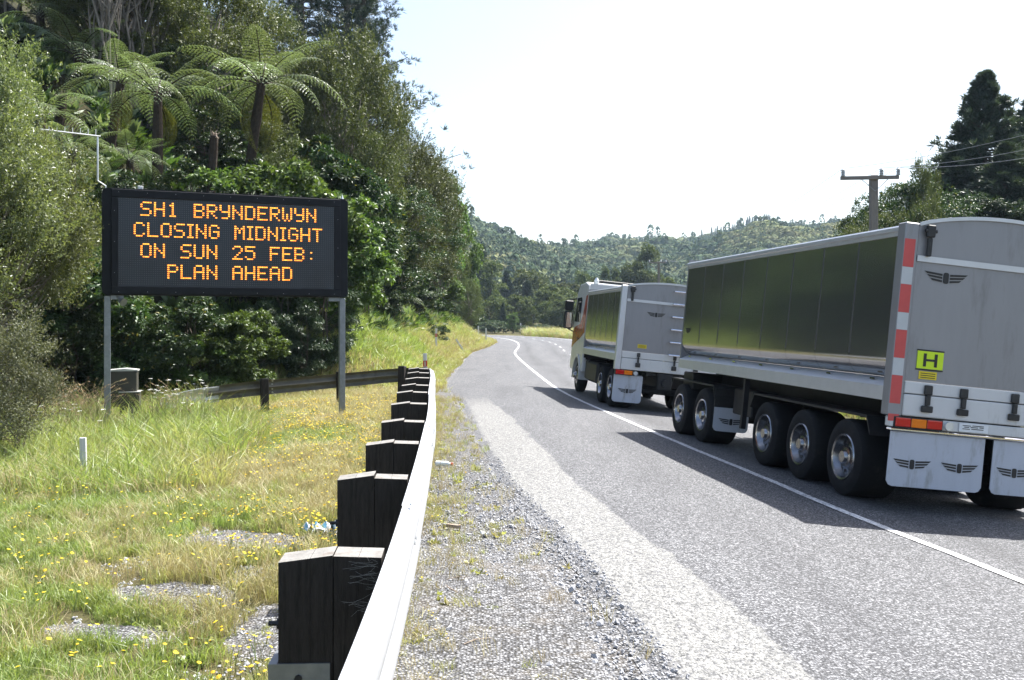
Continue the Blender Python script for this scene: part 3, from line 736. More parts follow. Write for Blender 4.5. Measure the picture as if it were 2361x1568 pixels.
WB = [(.000, 0), (.018, -.012), (.078, -.045), (.083, -.07), (.078, -.095), (.012, -.140), (.004, -.156), (.012, -.172), (.078, -.217), (.083, -.242), (.078, -.267), (.018, -.300), (.000, -.312)]
def rail_piece(i0, i1, lap):
    v, f = [], []; prof = WB + [(a - .005, z) for a, z in WB[::-1]]; n = len(prof)
    idx = list(range(i0, i1 + 1, 2))
    if idx[-1] != i1: idx.append(i1)
    for i in idx:
        for a, z in prof:
            a += .02 + lap
            v.append((RP[i, 0] + RNr[i, 0] * a - org.x, RP[i, 1] + RNr[i, 1] * a - org.y, RZI[i] + z))
    for r in range(len(idx) - 1):
        for k in range(n):
            f.append((r * n + k, r * n + (k + 1) % n, (r + 1) * n + (k + 1) % n, (r + 1) * n + k))
    f.append(tuple(range(n))); f.append(tuple((len(idx) - 1) * n + k for k in range(n))[::-1])
    me = newmesh('rail', v, f, True, [M['galv'] if RP[i0, 1] < 22.2 and i0 < 200 else M['galv_old_shaded']])
    try: me.set_sharp_from_angle(angle=RAD(50))
    except Exception: pass
    return link('rail', me, gl)
seg = 34; cuts = list(range(0, len(RP) - 1, seg))
for k, i0 in enumerate(cuts):
    i1 = min(i0 + seg + 2, len(RP) - 1)
    if i1 - i0 < 3: continue
    rail_piece(i0, i1, .006 * (k % 2))
    if k:                                                    # splice bolts on the lap
        b = MB()
        for i in (i0, i0 + 1):
            for z in (-.028, -.285, -.11, -.20):
                a = .035 + (.03 if z in (-.11, -.20) else 0.005)
                c = Vector((RP[i, 0] + RNr[i, 0] * a - org.x, RP[i, 1] + RNr[i, 1] * a - org.y, RZI[i] + z))
                d = Vector((RNr[i, 0], RNr[i, 1], .25)).normalized(); b.tube([c, c + d * .022, c + d * .028], [.02, .018, .004], 8)
        b.obj('splice_bolts', M['galv'], gl, True)
# timber posts with timber blockouts; each pair of pieces has its own height and split
def post(x, y, ang, ztop, zgr, wp=.225, wb=.205, d=.155, seed=0, extra=False):
    r = random.Random(seed); hp = ztop + r.uniform(.0, .02); hb = ztop + r.uniform(-.012, .006)
    rot = (0, 0, ang); loc = (x - org.x, y - org.y, 0)
    b = MB()
    sx = -wb - wp; gap = .004; cx = sx + wp * r.uniform(.48, .62)
    def block(x0, x1, z0, z1a, z1b, splits):
        xs_ = [x0] + splits + [x1]
        for q in range(len(xs_) - 1):
            a, c = xs_[q] + (.0007 if q else 0), xs_[q + 1] - (.0007 if q < len(xs_) - 2 else 0)
            za, zc = (z1a + (z1b - z1a) * (t - x0) / (x1 - x0) for t in (a, c))
            vv = [(a, 0, z0), (c, 0, z0), (c, d, z0), (a, d, z0), (a, 0, za), (c, 0, zc), (c, d, zc + .006), (a, d, za + .006)]
            b.cur = 0; b.add(vv, [(3, 2, 1, 0), (0, 1, 5, 4), (1, 2, 6, 5), (2, 3, 7, 6), (3, 0, 4, 7)]); b.cur = 1; b.add(vv[4:], [(0, 1, 2, 3)])
        if len(splits): b.cur = 0; b.box(x0 + .002, x1 - .002, .006, d - .006, z0 + .001, min(z1a, z1b) - .02)
    block(sx, sx + wp, zgr - .3, hp - .028, hp, [cx])
    po = b.obj('post', [M['wood'], M['wood_top']], gl, loc=loc, rot=rot)
    b = MB(); block(sx + wp + gap, -.002, ztop - .62 if not extra else ztop - .56, hb - .004, hb - .012, [sx + wp + wb * r.uniform(.5, .6)])
    bo = b.obj('blockout', [M['wood'], M['wood_top']], gl, loc=loc, rot=rot)
    b = MB(); zb = ztop - .30 + r.uniform(-.02, .02); b.tube([(sx - .055, d * .5, zb), (sx + .02, d * .5, zb)], .011, 6); b.tube([(sx - .018, d * .5, zb), (sx - .001, d * .5, zb)], .024, 6)
    b.obj('post_bolt', M['black_bolt'], gl, loc=loc, rot=rot)
    return po
ang0 = math.atan2(1, -.062) - math.pi / 2
for k in range(11):
    y = 2.2 + 1.98 * k
    if k == 10: y = 21.7
    i = int(np.argmin(abs(RP[:150 + 60, 1] - y))); a = math.atan2(RT[i, 1], RT[i, 0]) - math.pi / 2
    ztop = .765 + random.Random(k).uniform(-.008, .012)
    po = post(RP[i, 0], RP[i, 1], a, ztop, float(ground(np.array([RP[i, 0] - .3]), np.array([RP[i, 1]]))[0]), seed=k, extra=(k == 1))
    if k == 1:
        b = MB(); b.box(-.47, -.215, -.012, -.001, .205, .315); b.box(-.47, -.4355, -.001, .17, .205, .315)
        bd = b.obj('steel_band', M['galv_post'], gl, loc=(RP[i, 0] - org.x, RP[i, 1] - org.y, 0), rot=(0, 0, a))
        b = MB(); b.tube([(-.345, -.022, .255), (-.345, -.012, .255)], .016, 8); b.obj('band_bolt', M['black_bolt'], bd)
# posts of the returning part stand on the near side of the rail
for (px, py) in ((-2.50, 23.0), (-3.85, 22.58), (-5.36, 21.75)):
    i = int(np.argmin(np.hypot(RP[:, 0] - px, RP[:, 1] - py))); tx, ty = RT[i]; nx, ny = RNr[i]
    a = math.atan2(ty, tx) - math.pi / 2
    b = MB(); zt = RZI[i] + .045; zg_ = gz(px, py) - .25
    b.cur = 0; b.box(-.20, -.045, -.075, .075, zg_, zt - .01, .006); b.cur = 1; b.box(-.196, -.049, -.071, .071, zt - .0095, zt)
    b.obj('post', [M['wood'], M['wood_top']], gl, loc=(RP[i, 0] - org.x, RP[i, 1] - org.y, 0), rot=(0, RAD(4), a))
# flared end piece sinking into the grass
v0 = Vector((RP[-1, 0], RP[-1, 1], RZI[-1])) - Vector((org.x, org.y, 0)); t = Vector((RT[-1, 0], RT[-1, 1], 0)); nr = Vector((RNr[-1, 0], RNr[-1, 1], 0))
v, f = [], []
for r_, (s, dz, op, h) in enumerate(((-.25, 0, .0, .33), (.15, -.03, .02, .34), (.45, -.08, .04, .33), (.75, -.15, .03, .28), (.95, -.21, .0, .22))):
    for k in range(9):
        tt = k / 8; p = v0 + t * s + nr * (.03 + op + .07 * math.sin(math.pi * tt)) + Vector((0, 0, .01 + dz - h * tt)); v.append(tuple(p))
for r_ in range(4):
    for k in range(8): a = r_ * 9 + k; f.append((a, a + 1, a + 10, a + 9))
me = newmesh('rail_end', v, f, True, [M['alu']]); o = link('rail_end', me, gl); sm = o.modifiers.new('th', 'SOLIDIFY'); sm.thickness = .006
# cobweb between the nearest post and the rail
r = random.Random(5); b = MB(); i = int(np.argmin(abs(RP[:200, 1] - 4.18))); bx, by = RP[i, 0] - org.x, RP[i, 1] - org.y
for k in range(30):
    x0, z0 = bx - r.uniform(.0, .03), r.uniform(.52, .74); L_ = r.uniform(.03, .16); a = r.uniform(2.5, 3.8)
    p = [(x0 + L_ * t * math.cos(a) + r.uniform(-.006, .006), by - .012 - r.uniform(0, .02), z0 + L_ * t * math.sin(a) * .5 + r.uniform(-.01, .01)) for t in (0, .35, .7, 1)]
    b.tube(p, .00045, 3, False)
b.obj('cobweb', M['cobweb'], gl)

# ------------------------------------------------------------------ message sign
SW, SH = 4.42, 1.91
sg = thing('message_sign', 'black roadside message board with amber lit text on two galvanised legs', 'sign', (-5.24, 18.65, gz(-5.24, 18.65)), (0, 0, math.atan2(1.7, 4.08)))
sz = sg.location.z; SB = (CAMH - (683 - VH) / F * 18.6) - sz; STP = SB + SH           # cabinet bottom / top above local ground
hw = SW / 2
b = MB(); b.xz(rrect(-hw, hw, SB, STP, .10), -.03, .20); b.obj('housing', M['blackpaint'], sg)
fx = hw - .155; sxw = hw - .267; st0, st1 = SB + .155, STP - .165
b = MB()
b.box(-fx, fx, -.075, -.031, st1, STP - .022, .006); b.box(-fx, fx, -.075, -.031, SB + .02, st0, .006)
b.box(-fx, -sxw, -.075, -.031, st0 + .001, st1 - .001, .006); b.box(sxw, fx, -.075, -.031, st0 + .001, st1 - .001, .006)
fr = b.obj('front_frame', M['blackpaint'], sg)
b = MB()
for k in range(9):
    for z in (STP - .075, SB + .06): x = -fx + .12 + k * (2 * fx - .24) / 8; b.tube([(x, -.077, z), (x, -.0755, z)], .005, 6)
for k in range(3):
    for x in (-fx + .05, fx - .05): z = SB + .4 + k * .55; b.tube([(x, -.077, z), (x, -.0755, z)], .005, 6)
b.obj('frame_screws', M['alu'], fr)
b = MB(); b.box(-sxw, sxw, -.052, -.0315, st0, st1); scr = b.obj('screen', M['screen'], sg)
FONT = {'S': '01110 10001 10000 01110 00001 10001 01110', 'H': '10001 10001 10001 11111 10001 10001 10001', '1': '00100 01100 00100 00100 00100 00100 01110',
 'B': '11110 10001 10001 11110 10001 10001 11110', 'R': '11110 10001 10001 11110 10100 10010 10001', 'Y': '10001 10001 10001 01111 00001 00001 01110',
 'N': '10001 11001 10101 10101 10011 10001 10001', 'D': '11110 10001 10001 10001 10001 10001 11110', 'E': '11111 10000 10000 11110 10000 10000 11111',
 'W': '10001 10001 10001 10101 10101 10101 01010', 'C': '01110 10001 10000 10000 10000 10001 01110', 'L': '10000 10000 10000 10000 10000 10000 11111',
 'O': '01110 10001 10001 10001 10001 10001 01110', 'I': '111 010 010 010 010 010 111', 'G': '01110 10001 10000 10111 10001 10001 01110',
 'M': '10001 11011 10101 10101 10001 10001 10001', 'T': '11111 00100 00100 00100 00100 00100 00100', 'U': '10001 10001 10001 10001 10001 10001 01110',
 '2': '01110 10001 00001 00010 00100 01000 11111', '5': '11111 10000 11110 00001 00001 10001 01110', 'F': '11111 10000 10000 11110 10000 10000 10000',
 ':': '00000 00000 00100 00000 00000 00100 00000', 'P': '11110 10001 10001 11110 10000 10000 10000', 'A': '01110 10001 10001 11111 10001 10001 10001'}
FONT['S'] = '01111 10000 10000 01110 00001 00001 11110'; FONT['N'] = '10001 10001 11001 10101 10011 10001 10001'
dp = .0381; xL = -sxw + 6.75 * dp; LM = {}
for ln, (txt, c0) in enumerate((('SH1 BRYNDERWYN', 3), ('CLOSING MIDNIGHT', 0), ('ON SUN 25 FEB:', 3), ('PLAN AHEAD', 15))):
    col = c0; zt_ = st1 - .055 - ln * .374
    for ch in txt:
        if ch == ' ': col += 6; continue
        rows = FONT[ch].split()
        if ch not in LM:
            b = MB()
            for r_, row in enumerate(rows):
                for q, on in enumerate(row):
                    if on == '1':
                        for dx in (-.0085, .0085):             # each dot is a pair of lamps
                            n = 6; cx, cz = (q + .5) * dp + dx, -(r_ + .5) * dp
                            pts = [(cx + .0085 * math.cos(2 * math.pi * j / n), -.006, cz + .0135 * math.sin(2 * math.pi * j / n)) for j in range(n)]
                            b.add(pts + [(p[0], 0, p[2]) for p in pts], [tuple(range(n))] + [(j, n + j, n + (j + 1) % n, (j + 1) % n) for j in range(n)])
            LM[ch] = b.mesh('led_letter', M['led'])
        link('led_letter', LM[ch], scr, (xL + col * dp, -.0525, zt_)); col += len(rows[0]) + 1
nx_, nz_ = 102, int((st1 - st0) / dp)
qx, qz = np.meshgrid(-sxw + (np.arange(nx_) + .5) * dp, st1 - (np.arange(nz_) + .45) * dp); qx, qz = qx.ravel(), qz.ravel(); h = .0055
v = np.stack([np.stack([qx + a * h, np.full_like(qx, -.0523), qz + c * h], 1) for a, c in ((-1, -1), (1, -1), (1, 1), (-1, 1))], 1).reshape(-1, 3)
o = link('unlit_lamps', newmesh('unlit_lamps', v, np.arange(len(v)).reshape(-1, 4), False, [M['ledoff']]), scr, kind='stuff')
for x in (-hw + .09, hw - .09):
    gl_ = gz(sg.location.x + x * .92, sg.location.y + x * .385) - sz
    b = MB(); b.box(x - .055, x + .055, .03, .14, gl_ - .3, SB - .012, .006); b.obj('leg', M['galv_post'], sg)
    b = MB(); sgn = 1 if x < 0 else -1; b.box(*sorted((x + sgn * .056, x + sgn * .27)), .02, .15, SB - .075, SB - .002); b.obj('bracket', M['galv_post'], sg)
b = MB(); b.tube([(-hw + .3, -.02, SB - .09), (-hw + .36, -.09, SB - .13)], [.045, .075], 12); b.tube([(-hw + .25, .03, SB - .005), (-hw + .3, -.02, SB - .09)], .02, 6); b.obj('under_lamp', M['galv_post'], sg)
r = random.Random(3); b = MB()
for k in range(150):
    x = -hw + .1 + k * (2 * hw - .25) / 149; a = r.uniform(-.04, .04); b.tube([(x, .0, STP - .001), (x + a, r.uniform(-.05, .05), STP + r.uniform(.025, .05))], .0016, 3, False)
b.obj('bird_spikes', M['black_bolt'], sg)
b = MB(); b.box(-hw + .60, -hw + .69, .03, .10, STP + .0, STP + .065, .006); b.obj('light_sensor', M['plastic_white'], sg)
b = MB(); b.tube([(hw - .09, .05, STP), (hw - .09, .05, STP + .09)], [.03, .003], 6); b.obj('corner_spike', M['galv'], sg)
mx = -hw + .06; am = MB(); am.tube([(mx, .1, STP - .1), (mx, .1, STP + .04), (mx - .13, .1, STP + .13), (mx - .13, .1, STP + .93)], .017, 8); mast = am.obj('antenna_mast', M['galv'], sg)
am = MB(); za = STP + .92; am.tube([(mx - .08, .1, za), (mx - 1.08, -.05, za + .03)], .014, 6)
for k in range(8):
    t = k / 7; c = Vector((mx - .16 - .88 * t, .1 - .13 * t, za + .003 + .027 * t)); am.tube([c + Vector((0, 0, -.02)), c + Vector((0, 0, .12 - .05 * t))], .006, 4)
am.obj('antenna', M['galv'], mast)

# control cabinet behind the left leg
cx, cy = -7.42, 19.25; cb = thing('control_cabinet', 'dark olive control cabinet with a pale lid beside the left leg of the message board', 'cabinet', (cx, cy, gz(cx, cy)), (0, 0, RAD(16)))
b = MB(); b.box(-.26, .22, -.22, .22, .42, 1.10, .012); b.obj('upper_box', M['cabinetgreen'], cb)
b = MB(); b.xz([(-.28, 1.101), (.24, 1.101), (.24, 1.125), (0, 1.15), (-.28, 1.125)], -.24, .24); b.obj('lid', M['cabinetroof'], cb)
b = MB(); b.box(-.08, .27, -.28, .16, -.2, .70, .012); lb = b.obj('lower_box', M['cabinetgreen'], cb)
b = MB(); b.box(-.075, .095, -.292, -.281, .10, .66, .004); b.obj('door', M['cabinetgreen'], lb); b = MB(); b.box(.105, .265, -.292, -.281, .10, .66, .004); b.obj('door', M['cabinetgreen'], lb)
b = MB(); b.box(-.095, .285, -.3, .17, .701, .715); b.obj('lower_lid', M['cabinetroof'], lb)

# stakes and edge marker posts
def simple_post(name, label, cat, x, y, h, w, m, tilt=(0, 0, 0), group=None, band=None, d=.03, cap=None):
    z = gz(x, y); t = thing(name, label, cat, (x, y, z), tilt, group)
    b = MB(); b.xy([(-w / 2, -d / 2), (0, -d * .9), (w / 2, -d / 2), (w / 2, d / 2), (-w / 2, d / 2)], -.3, h); b.obj('post_body', M[m], t)
    if band:
        b = MB(); b.xy([(-w / 2 - .002, -d / 2 - .003), (0, -d * .9 - .003), (w / 2 + .002, -d / 2 - .003), (w / 2 + .002, d / 2 + .002), (-w / 2 - .002, d / 2 + .002)], band[0], band[1]); b.obj('red_band', M['markred'], t)
        b = MB(); b.box(-w * .12, w * .12, -d * .9 - .007, -d * .9 - .0035, band[0] + .02, band[1] - .02); b.obj('reflector', M['clearlens'], t)
    return t
x, y = Pt(194, 1085, 11.6)[:2]
simple_post('marker_stake', 'short grey plastic stake standing alone in the grass', 'stake', x, y, .60, .066, 'greyplastic', (RAD(1), RAD(-1), RAD(8)), d=.05)
GP = 'roadside marker posts'
simple_post('marker_post', 'white marker post with a red band right behind the guardrail bend', 'marker post', -2.58, 30, 1.02, .115, 'plastic_white', (0, RAD(-1.5), 0), GP, (.62, .80))
simple_post('marker_post', 'smaller white marker post with a red band in the long grass beyond the guardrail bend', 'marker post', -4.0 * .985, 52, 1.25, .11, 'plastic_white', (0, 0, 0), GP, (.80, .98))
x, y = Pt(1072, 807, 61)[:2]; simple_post('marker_post', 'white marker post leaning far over towards the verge', 'marker post', x, y, 1.0, .11, 'plastic_white', (RAD(3), RAD(-33), 0), GP)
x, y = Pt(1120.6, 790, 98)[:2]; simple_post('marker_post', 'pale upright marker post at the tip of the left verge', 'marker post', x, y, 1.35, .14, 'plastic_white', (0, 0, 0), GP)
x, y = Pt(1103, 780, 130)[:2]; simple_post('marker_post', 'far marker post on the left verge where the road disappears', 'marker post', x, y, 1.5, .17, 'plastic_white', (0, 0, 0), GP)
x, y = Pt(1200.5, 775, 176)[:2]; simple_post('marker_post', 'far white marker post across the road before the bush', 'marker post', x, y, 1.9, .2, 'plastic_white', (0, 0, 0), GP)

# power poles and wires
def power_pole(label, top, arm, hgt, ang, r0, s=1.0):
    x, y, zt = top; zg_ = gz(x, y); t = thing('power_pole', label, 'power pole', (x, y, zg_), (0, 0, ang), 'power poles by the road'); H = zt - zg_
    b = MB(); b.box(-r0, r0, -r0 * 1.2, r0 * 1.2, -.5, H - .05, .02); b.obj('pole', M['pole_wood'], t)
    b = MB(); b.box(-arm * .62, arm * .38 + .12, -r0 * 1.2 - .11, -r0 * 1.2 - .003, H - .26, H - .10, .01); b.obj('crossarm', M['pole_wood'], t)
    b = MB(); b.tube([(-arm * .25, -.2 - r0, H - .26), (0, -.15 - r0, H - .78), (arm * .25, -.2 - r0, H - .22)], .018, 6); b.obj('brace', M['galv_post'], t)
    out = []
    for xi in (-arm * .57, arm * .12, arm * .42):
        b = MB(); z0 = H - .099
        for k in range(4): b.tube([(xi, -r0 * 1.2 - .06, z0 + .02 + k * .075), (xi, -r0 * 1.2 - .06, z0 + .05 + k * .075), (xi, -r0 * 1.2 - .06, z0 + .085 + k * .075)], [.11 * s, .09 * s, .05 * s], 10)
        b.obj('insulator', M['porcelain'], t, True)
        c = Vector((xi, -r0 * 1.2 - .06, z0 + .34)); out.append(t.location + Matrix.Rotation(ang, 3, 'Z') @ c)
    return out
def at_depth(U, V, Z): p = Pt(U, V, Z); return (p.x, p.y, p.z)
A = power_pole('near power pole with a three-insulator crossarm above the trailer roof', at_depth(2014, 402, 44), 2.35, 0, RAD(-7), .16)
B = power_pole('distant power pole rising behind the truck bin', at_depth(1519, 603, 150), 2.5, 0, RAD(-4), .17)
def wire(p, q, sag, lab):
    b = MB(); n = 18; P = [Vector(p).lerp(Vector(q), k / n) - Vector((0, 0, sag * 4 * (k / n) * (1 - k / n))) for k in range(n + 1)]
    b.tube(P, .011, 5, False); o = b.obj('power_line', M['wire']); o['label'] = lab; o['category'] = 'power line'; o['group'] = 'overhead power lines'
tgt = [Pt(2440, 292, 34), Pt(2440, 330, 33), Pt(2440, 352, 32)]
for k, (p, q) in enumerate(zip(A, tgt)):
    wire(p, q, .15, ('topmost', 'middle', 'lowest')[k] + ' overhead wire from the near pole across the tall conifer')
for k, (p, q) in enumerate(zip(A, B)):
    wire(p, q, 1.6, ('outer', 'middle', 'inner')[k] + ' overhead wire sagging from the near pole down to the distant pole')

# litter on the verge and shoulder
def crumple(name, label, cat, loc, size, mats, seed):
    r = random.Random(seed); n = 9; v, f = [], []
    for j in range(n):
        for k in range(n):
            v.append(((k / (n - 1) - .5) * size[0] + r.uniform(-.012, .012), (j / (n - 1) - .5) * size[1] + r.uniform(-.012, .012), abs(r.gauss(0, 1)) * size[2] * .6))
    for j in range(n - 1):
        for k in range(n - 1): a = j * n + k; f.append((a, a + 1, a + n + 1, a + n))
    me = newmesh(name, v, f, False, mats); me.polygons.foreach_set('material_index', np.array([1 if (len(mats) > 1 and r.random() < .22) else 0 for _ in f], np.int32))
    o = link(name, me, None, loc, (0, 0, r.uniform(0, 6)), label=label, category=cat)
    s = o.modifiers.new('t', 'SOLIDIFY'); s.thickness = .002; return o
p = Pt(742, 1222, 8.15); crumple('plastic_bag', 'crumpled white plastic bag with blue print behind the second guardrail post', 'bag', (p.x, p.y, gz(p.x, p.y) + .06), (.24, .22, .07), [M['paper'], M['blue']], 4)
def on_gravel(U, V):
    z = .02; d = F * (CAMH - z) / (V - VH); return (U - U0) / F * d, d, z
x, y, z = on_gravel(1022, 1076)
bt = thing('drink_bottle', 'clear plastic drink bottle with a red cap lying on the gravel', 'bottle', (x, y, z + .035), (0, RAD(90), RAD(-18)))
b = MB(); b.tube([(0, 0, -.10), (0, 0, -.09), (0, 0, .05), (0, 0, .085), (0, 0, .10)], [.02, .033, .033, .018, .015], 14); b.obj('bottle_body', M['bottle'], bt, True)
b = MB(); b.tube([(0, 0, .1005), (0, 0, .125)], .018, 12); b.obj('cap', M['markred'], bt)
x, y, z = on_gravel(1047, 1217); b = MB(); b.xy([(-.07, -.014), (.05, -.02), (.07, .0), (.05, .02), (-.07, .016)], .0, .028)
b.obj('wood_chunk', M['stick'], None, loc=(x, y, z), rot=(0, 0, RAD(-30)), label='short broken piece of grey wood on the shoulder gravel', category='wood')
x, y, z = on_gravel(1116, 1232); crumple('paper_scrap', 'small white scrap of paper on the gravel near the broken wood', 'paper', (x, y, z + .004), (.04, .10, .012), [M['paper']], 9)
for k, (U, V, L_, a, lab) in enumerate(((1055, 1335, .16, 25, 'thin bent twig lying on the gravel furthest from the camera'), (1040, 1360, .2, 120, 'pale dry twig across the dry grass strip by the rail'), (1100, 1480, .18, 40, 'short dark twig on the gravel close to the bottom of the picture'))):
    x, y, z = on_gravel(U, V); b = MB(); b.tube([(-L_ / 2, 0, .006), (0, .01, .012), (L_ / 2, -.012, .008)], [.003, .004, .002], 5)
    b.obj('twig', M['stick'], None, loc=(x, y, z), rot=(0, 0, RAD(a)), label=lab, category='twig', group='twigs on the shoulder')
# ------------------------------------------------------------------ foliage builders
def unit(a): return a / np.maximum(np.linalg.norm(a, axis=-1, keepdims=True), 1e-9)
def rdir(r, n): return unit(r.normal(size=(n, 3)))
def leaf_mesh(name, P, D, L, Wd, r, m, fold=.25, nrm=None, jit=.55):
    """one four-cornered leaf per point: base, two shoulders, tip"""
    n = len(P); D = unit(D); S = unit(np.cross(D, rdir(r, n) if nrm is None else unit(nrm) + r.normal(size=(n, 3)) * jit)); N = np.cross(S, D)
    L = np.broadcast_to(L, (n,))[:, None]; Wd = np.broadcast_to(Wd, (n,))[:, None]
    v = np.stack([P, P + D * L * .45 + S * Wd * .5 + N * Wd * fold, P + D * L - N * L * .08, P + D * L * .45 - S * Wd * .5 + N * Wd * fold], 1).reshape(-1, 3)
    return newmesh(name, v, np.arange(4 * n).reshape(-1, 4), False, [m])
def lumps_ellipsoid(r, k, c, rad, lo=.55):
    d = rdir(r, k); return np.array(c) + d * np.array(rad) * (r.uniform(lo, 1, (k, 1)) ** .6), d
def branch_tubes(b, r, base, H, targets, r0=.11, lean=(0, 0), frac=(.25, .8), stems=1):
    tops = []
    for s in range(stems):
        a = r.uniform(0, 6.28); o = np.array([math.cos(a), math.sin(a), 0]) * (.12 * H * .1 if stems > 1 else 0)
        p = [np.array(base) + o * 1.2]
        for k in range(1, 6):
            t = k / 5; p.append(np.array([lean[0] * t + o[0] * (1 + 5 * t) + r.normal() * .02 * H, lean[1] * t + o[1] * (1 + 5 * t) + r.normal() * .02 * H, H * .85 * t]))
        b.tube(p, [r0 * (1 - .75 * k / 5) / (stems ** .5) for k in range(6)], 7); tops.append(p)
    for tg in targets:
        p = tops[r.integers(stems)]; t = np.clip((tg[2] / (H * .85)) * r.uniform(.45, .8), frac[0], frac[1]); j = t * 5; k = int(min(j, 4)); s = p[k] + (p[k + 1] - p[k]) * (j - k)
        m_ = (s + tg) / 2 + np.array([0, 0, -.03 * H]) + r.normal(size=3) * .02 * H
        b.tube([s, m_, tg], [r0 * .32, r0 * .2, r0 * .05], 5, False)
PROTO = {}
def proto(kind, crown, trunk, H): PROTO.setdefault(kind, []).append((crown, trunk, H))

def mk_kanuka(kind, seed, H, R, zc, n_tw, n_lf, L, Wd, m, bark='barkpale', stems=2, r0=.10, up=.9, tw=(.35, .75), zlow=.16, K=46, sp=.17, lo=.55):
    r = np.random.default_rng(seed)
    C, d = lumps_ellipsoid(r, K, (0, 0, zc), (R, R, H - zc - .3), lo); C[:, 2] += .25 * np.abs(r.normal(size=K))
    C = C[C[:, 2] > H * zlow]
    k = r.integers(len(C), size=n_tw); out = unit(C[k] - np.array([0, 0, zc * .8]))
    td = unit(out * .7 + np.array([0, 0, up]) + r.normal(size=(n_tw, 3)) * .38)
    o = C[k] + r.normal(size=(n_tw, 3)) * R * sp; ln = r.uniform(*tw, n_tw)
    t = r.uniform(.1, 1, (n_tw, n_lf)); P = o[:, None] + td[:, None] * (t * ln[:, None])[..., None] + r.normal(size=(n_tw, n_lf, 3)) * .02
    P[..., 2] -= (t ** 2) * .05
    D = td[:, None] * .9 + r.normal(size=(n_tw, n_lf, 3)) * .6
    n = n_tw * n_lf
    nr = (unit(P - C[k][:, None]) + .6 * out[:, None] + np.array([0, 0, .35])).reshape(-1, 3)
    cr = leaf_mesh('crown', P.reshape(-1, 3), D.reshape(-1, 3), r.uniform(.7, 1.2, n) * L, r.uniform(.7, 1.2, n) * Wd, r, M[m], nrm=nr, jit=.5)
    b = MB(); branch_tubes(b, r, (0, 0, -.4), H, C, r0, (r.normal() * .3, r.normal() * .3), (.2, .85), stems)
    proto(kind, cr, b.mesh('trunk', M[bark], True), H)
def mk_broad(kind, seed, H, R, zc, n_ros, per, L, Wd, m, droop=.25, lump=.2, stems=3, bark='bark', K=50, lo=.55, zlow=.08):
    r = np.random.default_rng(seed)
    C, d = lumps_ellipsoid(r, K, (0, 0, zc), (R, R, H - zc - .1), lo); C = C[C[:, 2] > H * zlow]
    lr = r.uniform(.6, 1.25, len(C)) * lump * R * 1.25
    k = r.integers(len(C), size=n_ros); dd = rdir(r, n_ros); dd[:, 2] = np.abs(dd[:, 2]) * .8 + dd[:, 2] * .2
    o = C[k] + dd * (lr[k] * r.uniform(.45, 1.0, n_ros) ** .5)[:, None]
    out = unit(dd + .5 * unit(C[k] - np.array([0, 0, zc])))
    D = unit(out[:, None] * .55 + r.normal(size=(n_ros, per, 3)) * .75 + np.array([0, 0, -droop]))
    P = o[:, None] + D * L * .12
    n = n_ros * per
    nr = np.repeat(out + np.array([0, 0, .45]), per, 0)
    cr = leaf_mesh('crown', P.reshape(-1, 3), D.reshape(-1, 3), r.uniform(.65, 1.2, n) * L, r.uniform(.7, 1.2, n) * Wd, r, M[m], nrm=nr)
    b = MB(); branch_tubes(b, r, (0, 0, -.4), H, C[:26], .05 * H / 4, (0, 0), (.1, .8), stems)
    proto(kind, cr, b.mesh('trunk', M[bark], True), H)
def mk_pine(kind, seed, H, m, L=.34, Wd=.035, spread=.30, n_br=150, tufts=11, per=15, upc=.35, z0=.12):
    r = np.random.default_rng(seed); b = MB(); b.tube([(0, 0, -.5), (r.normal() * .2, r.normal() * .2, H * .5), (0, 0, H)], [H * .017, H * .011, .02], 8)
    P, D = [], []
    for k in range(n_br):
        z = H * (z0 + (1 - z0) * (k / n_br) ** .9); a = k * 2.4 + r.normal() * .3
        ln = max(.15, (H - z) * spread * r.uniform(.5, 1.2) + .12); h = np.array([math.cos(a), math.sin(a), 0])
        rise = upc * ln * r.uniform(.5, 1.2)
        f = lambda t: np.array([0, 0, z]) + h * ln * t + np.array([0, 0, rise * t * t - .12 * ln * t])
        b.tube([f(0), f(.5), f(1)], [.012 * H * (1 - z / H) ** .7 * .55 + .02, .035, .018], 4, False)
        for q in range(tufts):
            t = r.uniform(.3, 1.05) if q else 1.0; c = f(t) + r.normal(size=3) * .13 * ln * (.4 + .3 * t) * np.array([1, 1, .55])
            dd = unit(h[None] * .7 + np.array([0, 0, .8]) + r.normal(size=(per, 3)) * .65); P.append(c + dd * .03); D.append(dd)
    P, D = np.concatenate(P), np.concatenate(D); n = len(P)
    proto(kind, leaf_mesh('crown', P, D, r.uniform(.7, 1.2, n) * L, r.uniform(.8, 1.2, n) * Wd, r, M[m]), b.mesh('trunk', M['bark'], True), H)

mk_kanuka('near_kanuka', 1, 5, 1.45, 3.4, 3900, 20, .062, .019, 'kanuka_light', stems=3, r0=.06, up=.6, tw=(.2, .45), zlow=.40, K=70, sp=.12)
mk_kanuka('near_tall_kanuka', 31, 7, 1.4, 4.3, 3900, 20, .062, .019, 'kanuka_light', stems=3, r0=.07, up=.6, tw=(.2, .45), zlow=.26, K=80, sp=.12)
mk_kanuka('kanuka', 2, 8, 2.2, 4.6, 3900, 13, .11, .034, 'kanuka', tw=(.25, .6), K=60, sp=.12)
mk_kanuka('kanuka', 3, 8, 2.0, 4.3, 3700, 13, .11, .036, 'kanuka', stems=3, tw=(.25, .6), K=54, sp=.12)
mk_kanuka('bare_kanuka', 4, 9, 2.0, 7.0, 1100, 14, .10, .03, 'kanuka', stems=5, r0=.15)
mk_kanuka('grey_shrub', 5, 1.8, .55, .9, 1800, 12, .036, .010, 'greyleaf', 'bark', 4, .02, .5, (.12, .28))
mk_broad('broadleaf', 6, 4.5, 1.6, 2.3, 3300, 6, .15, .062, 'broad')
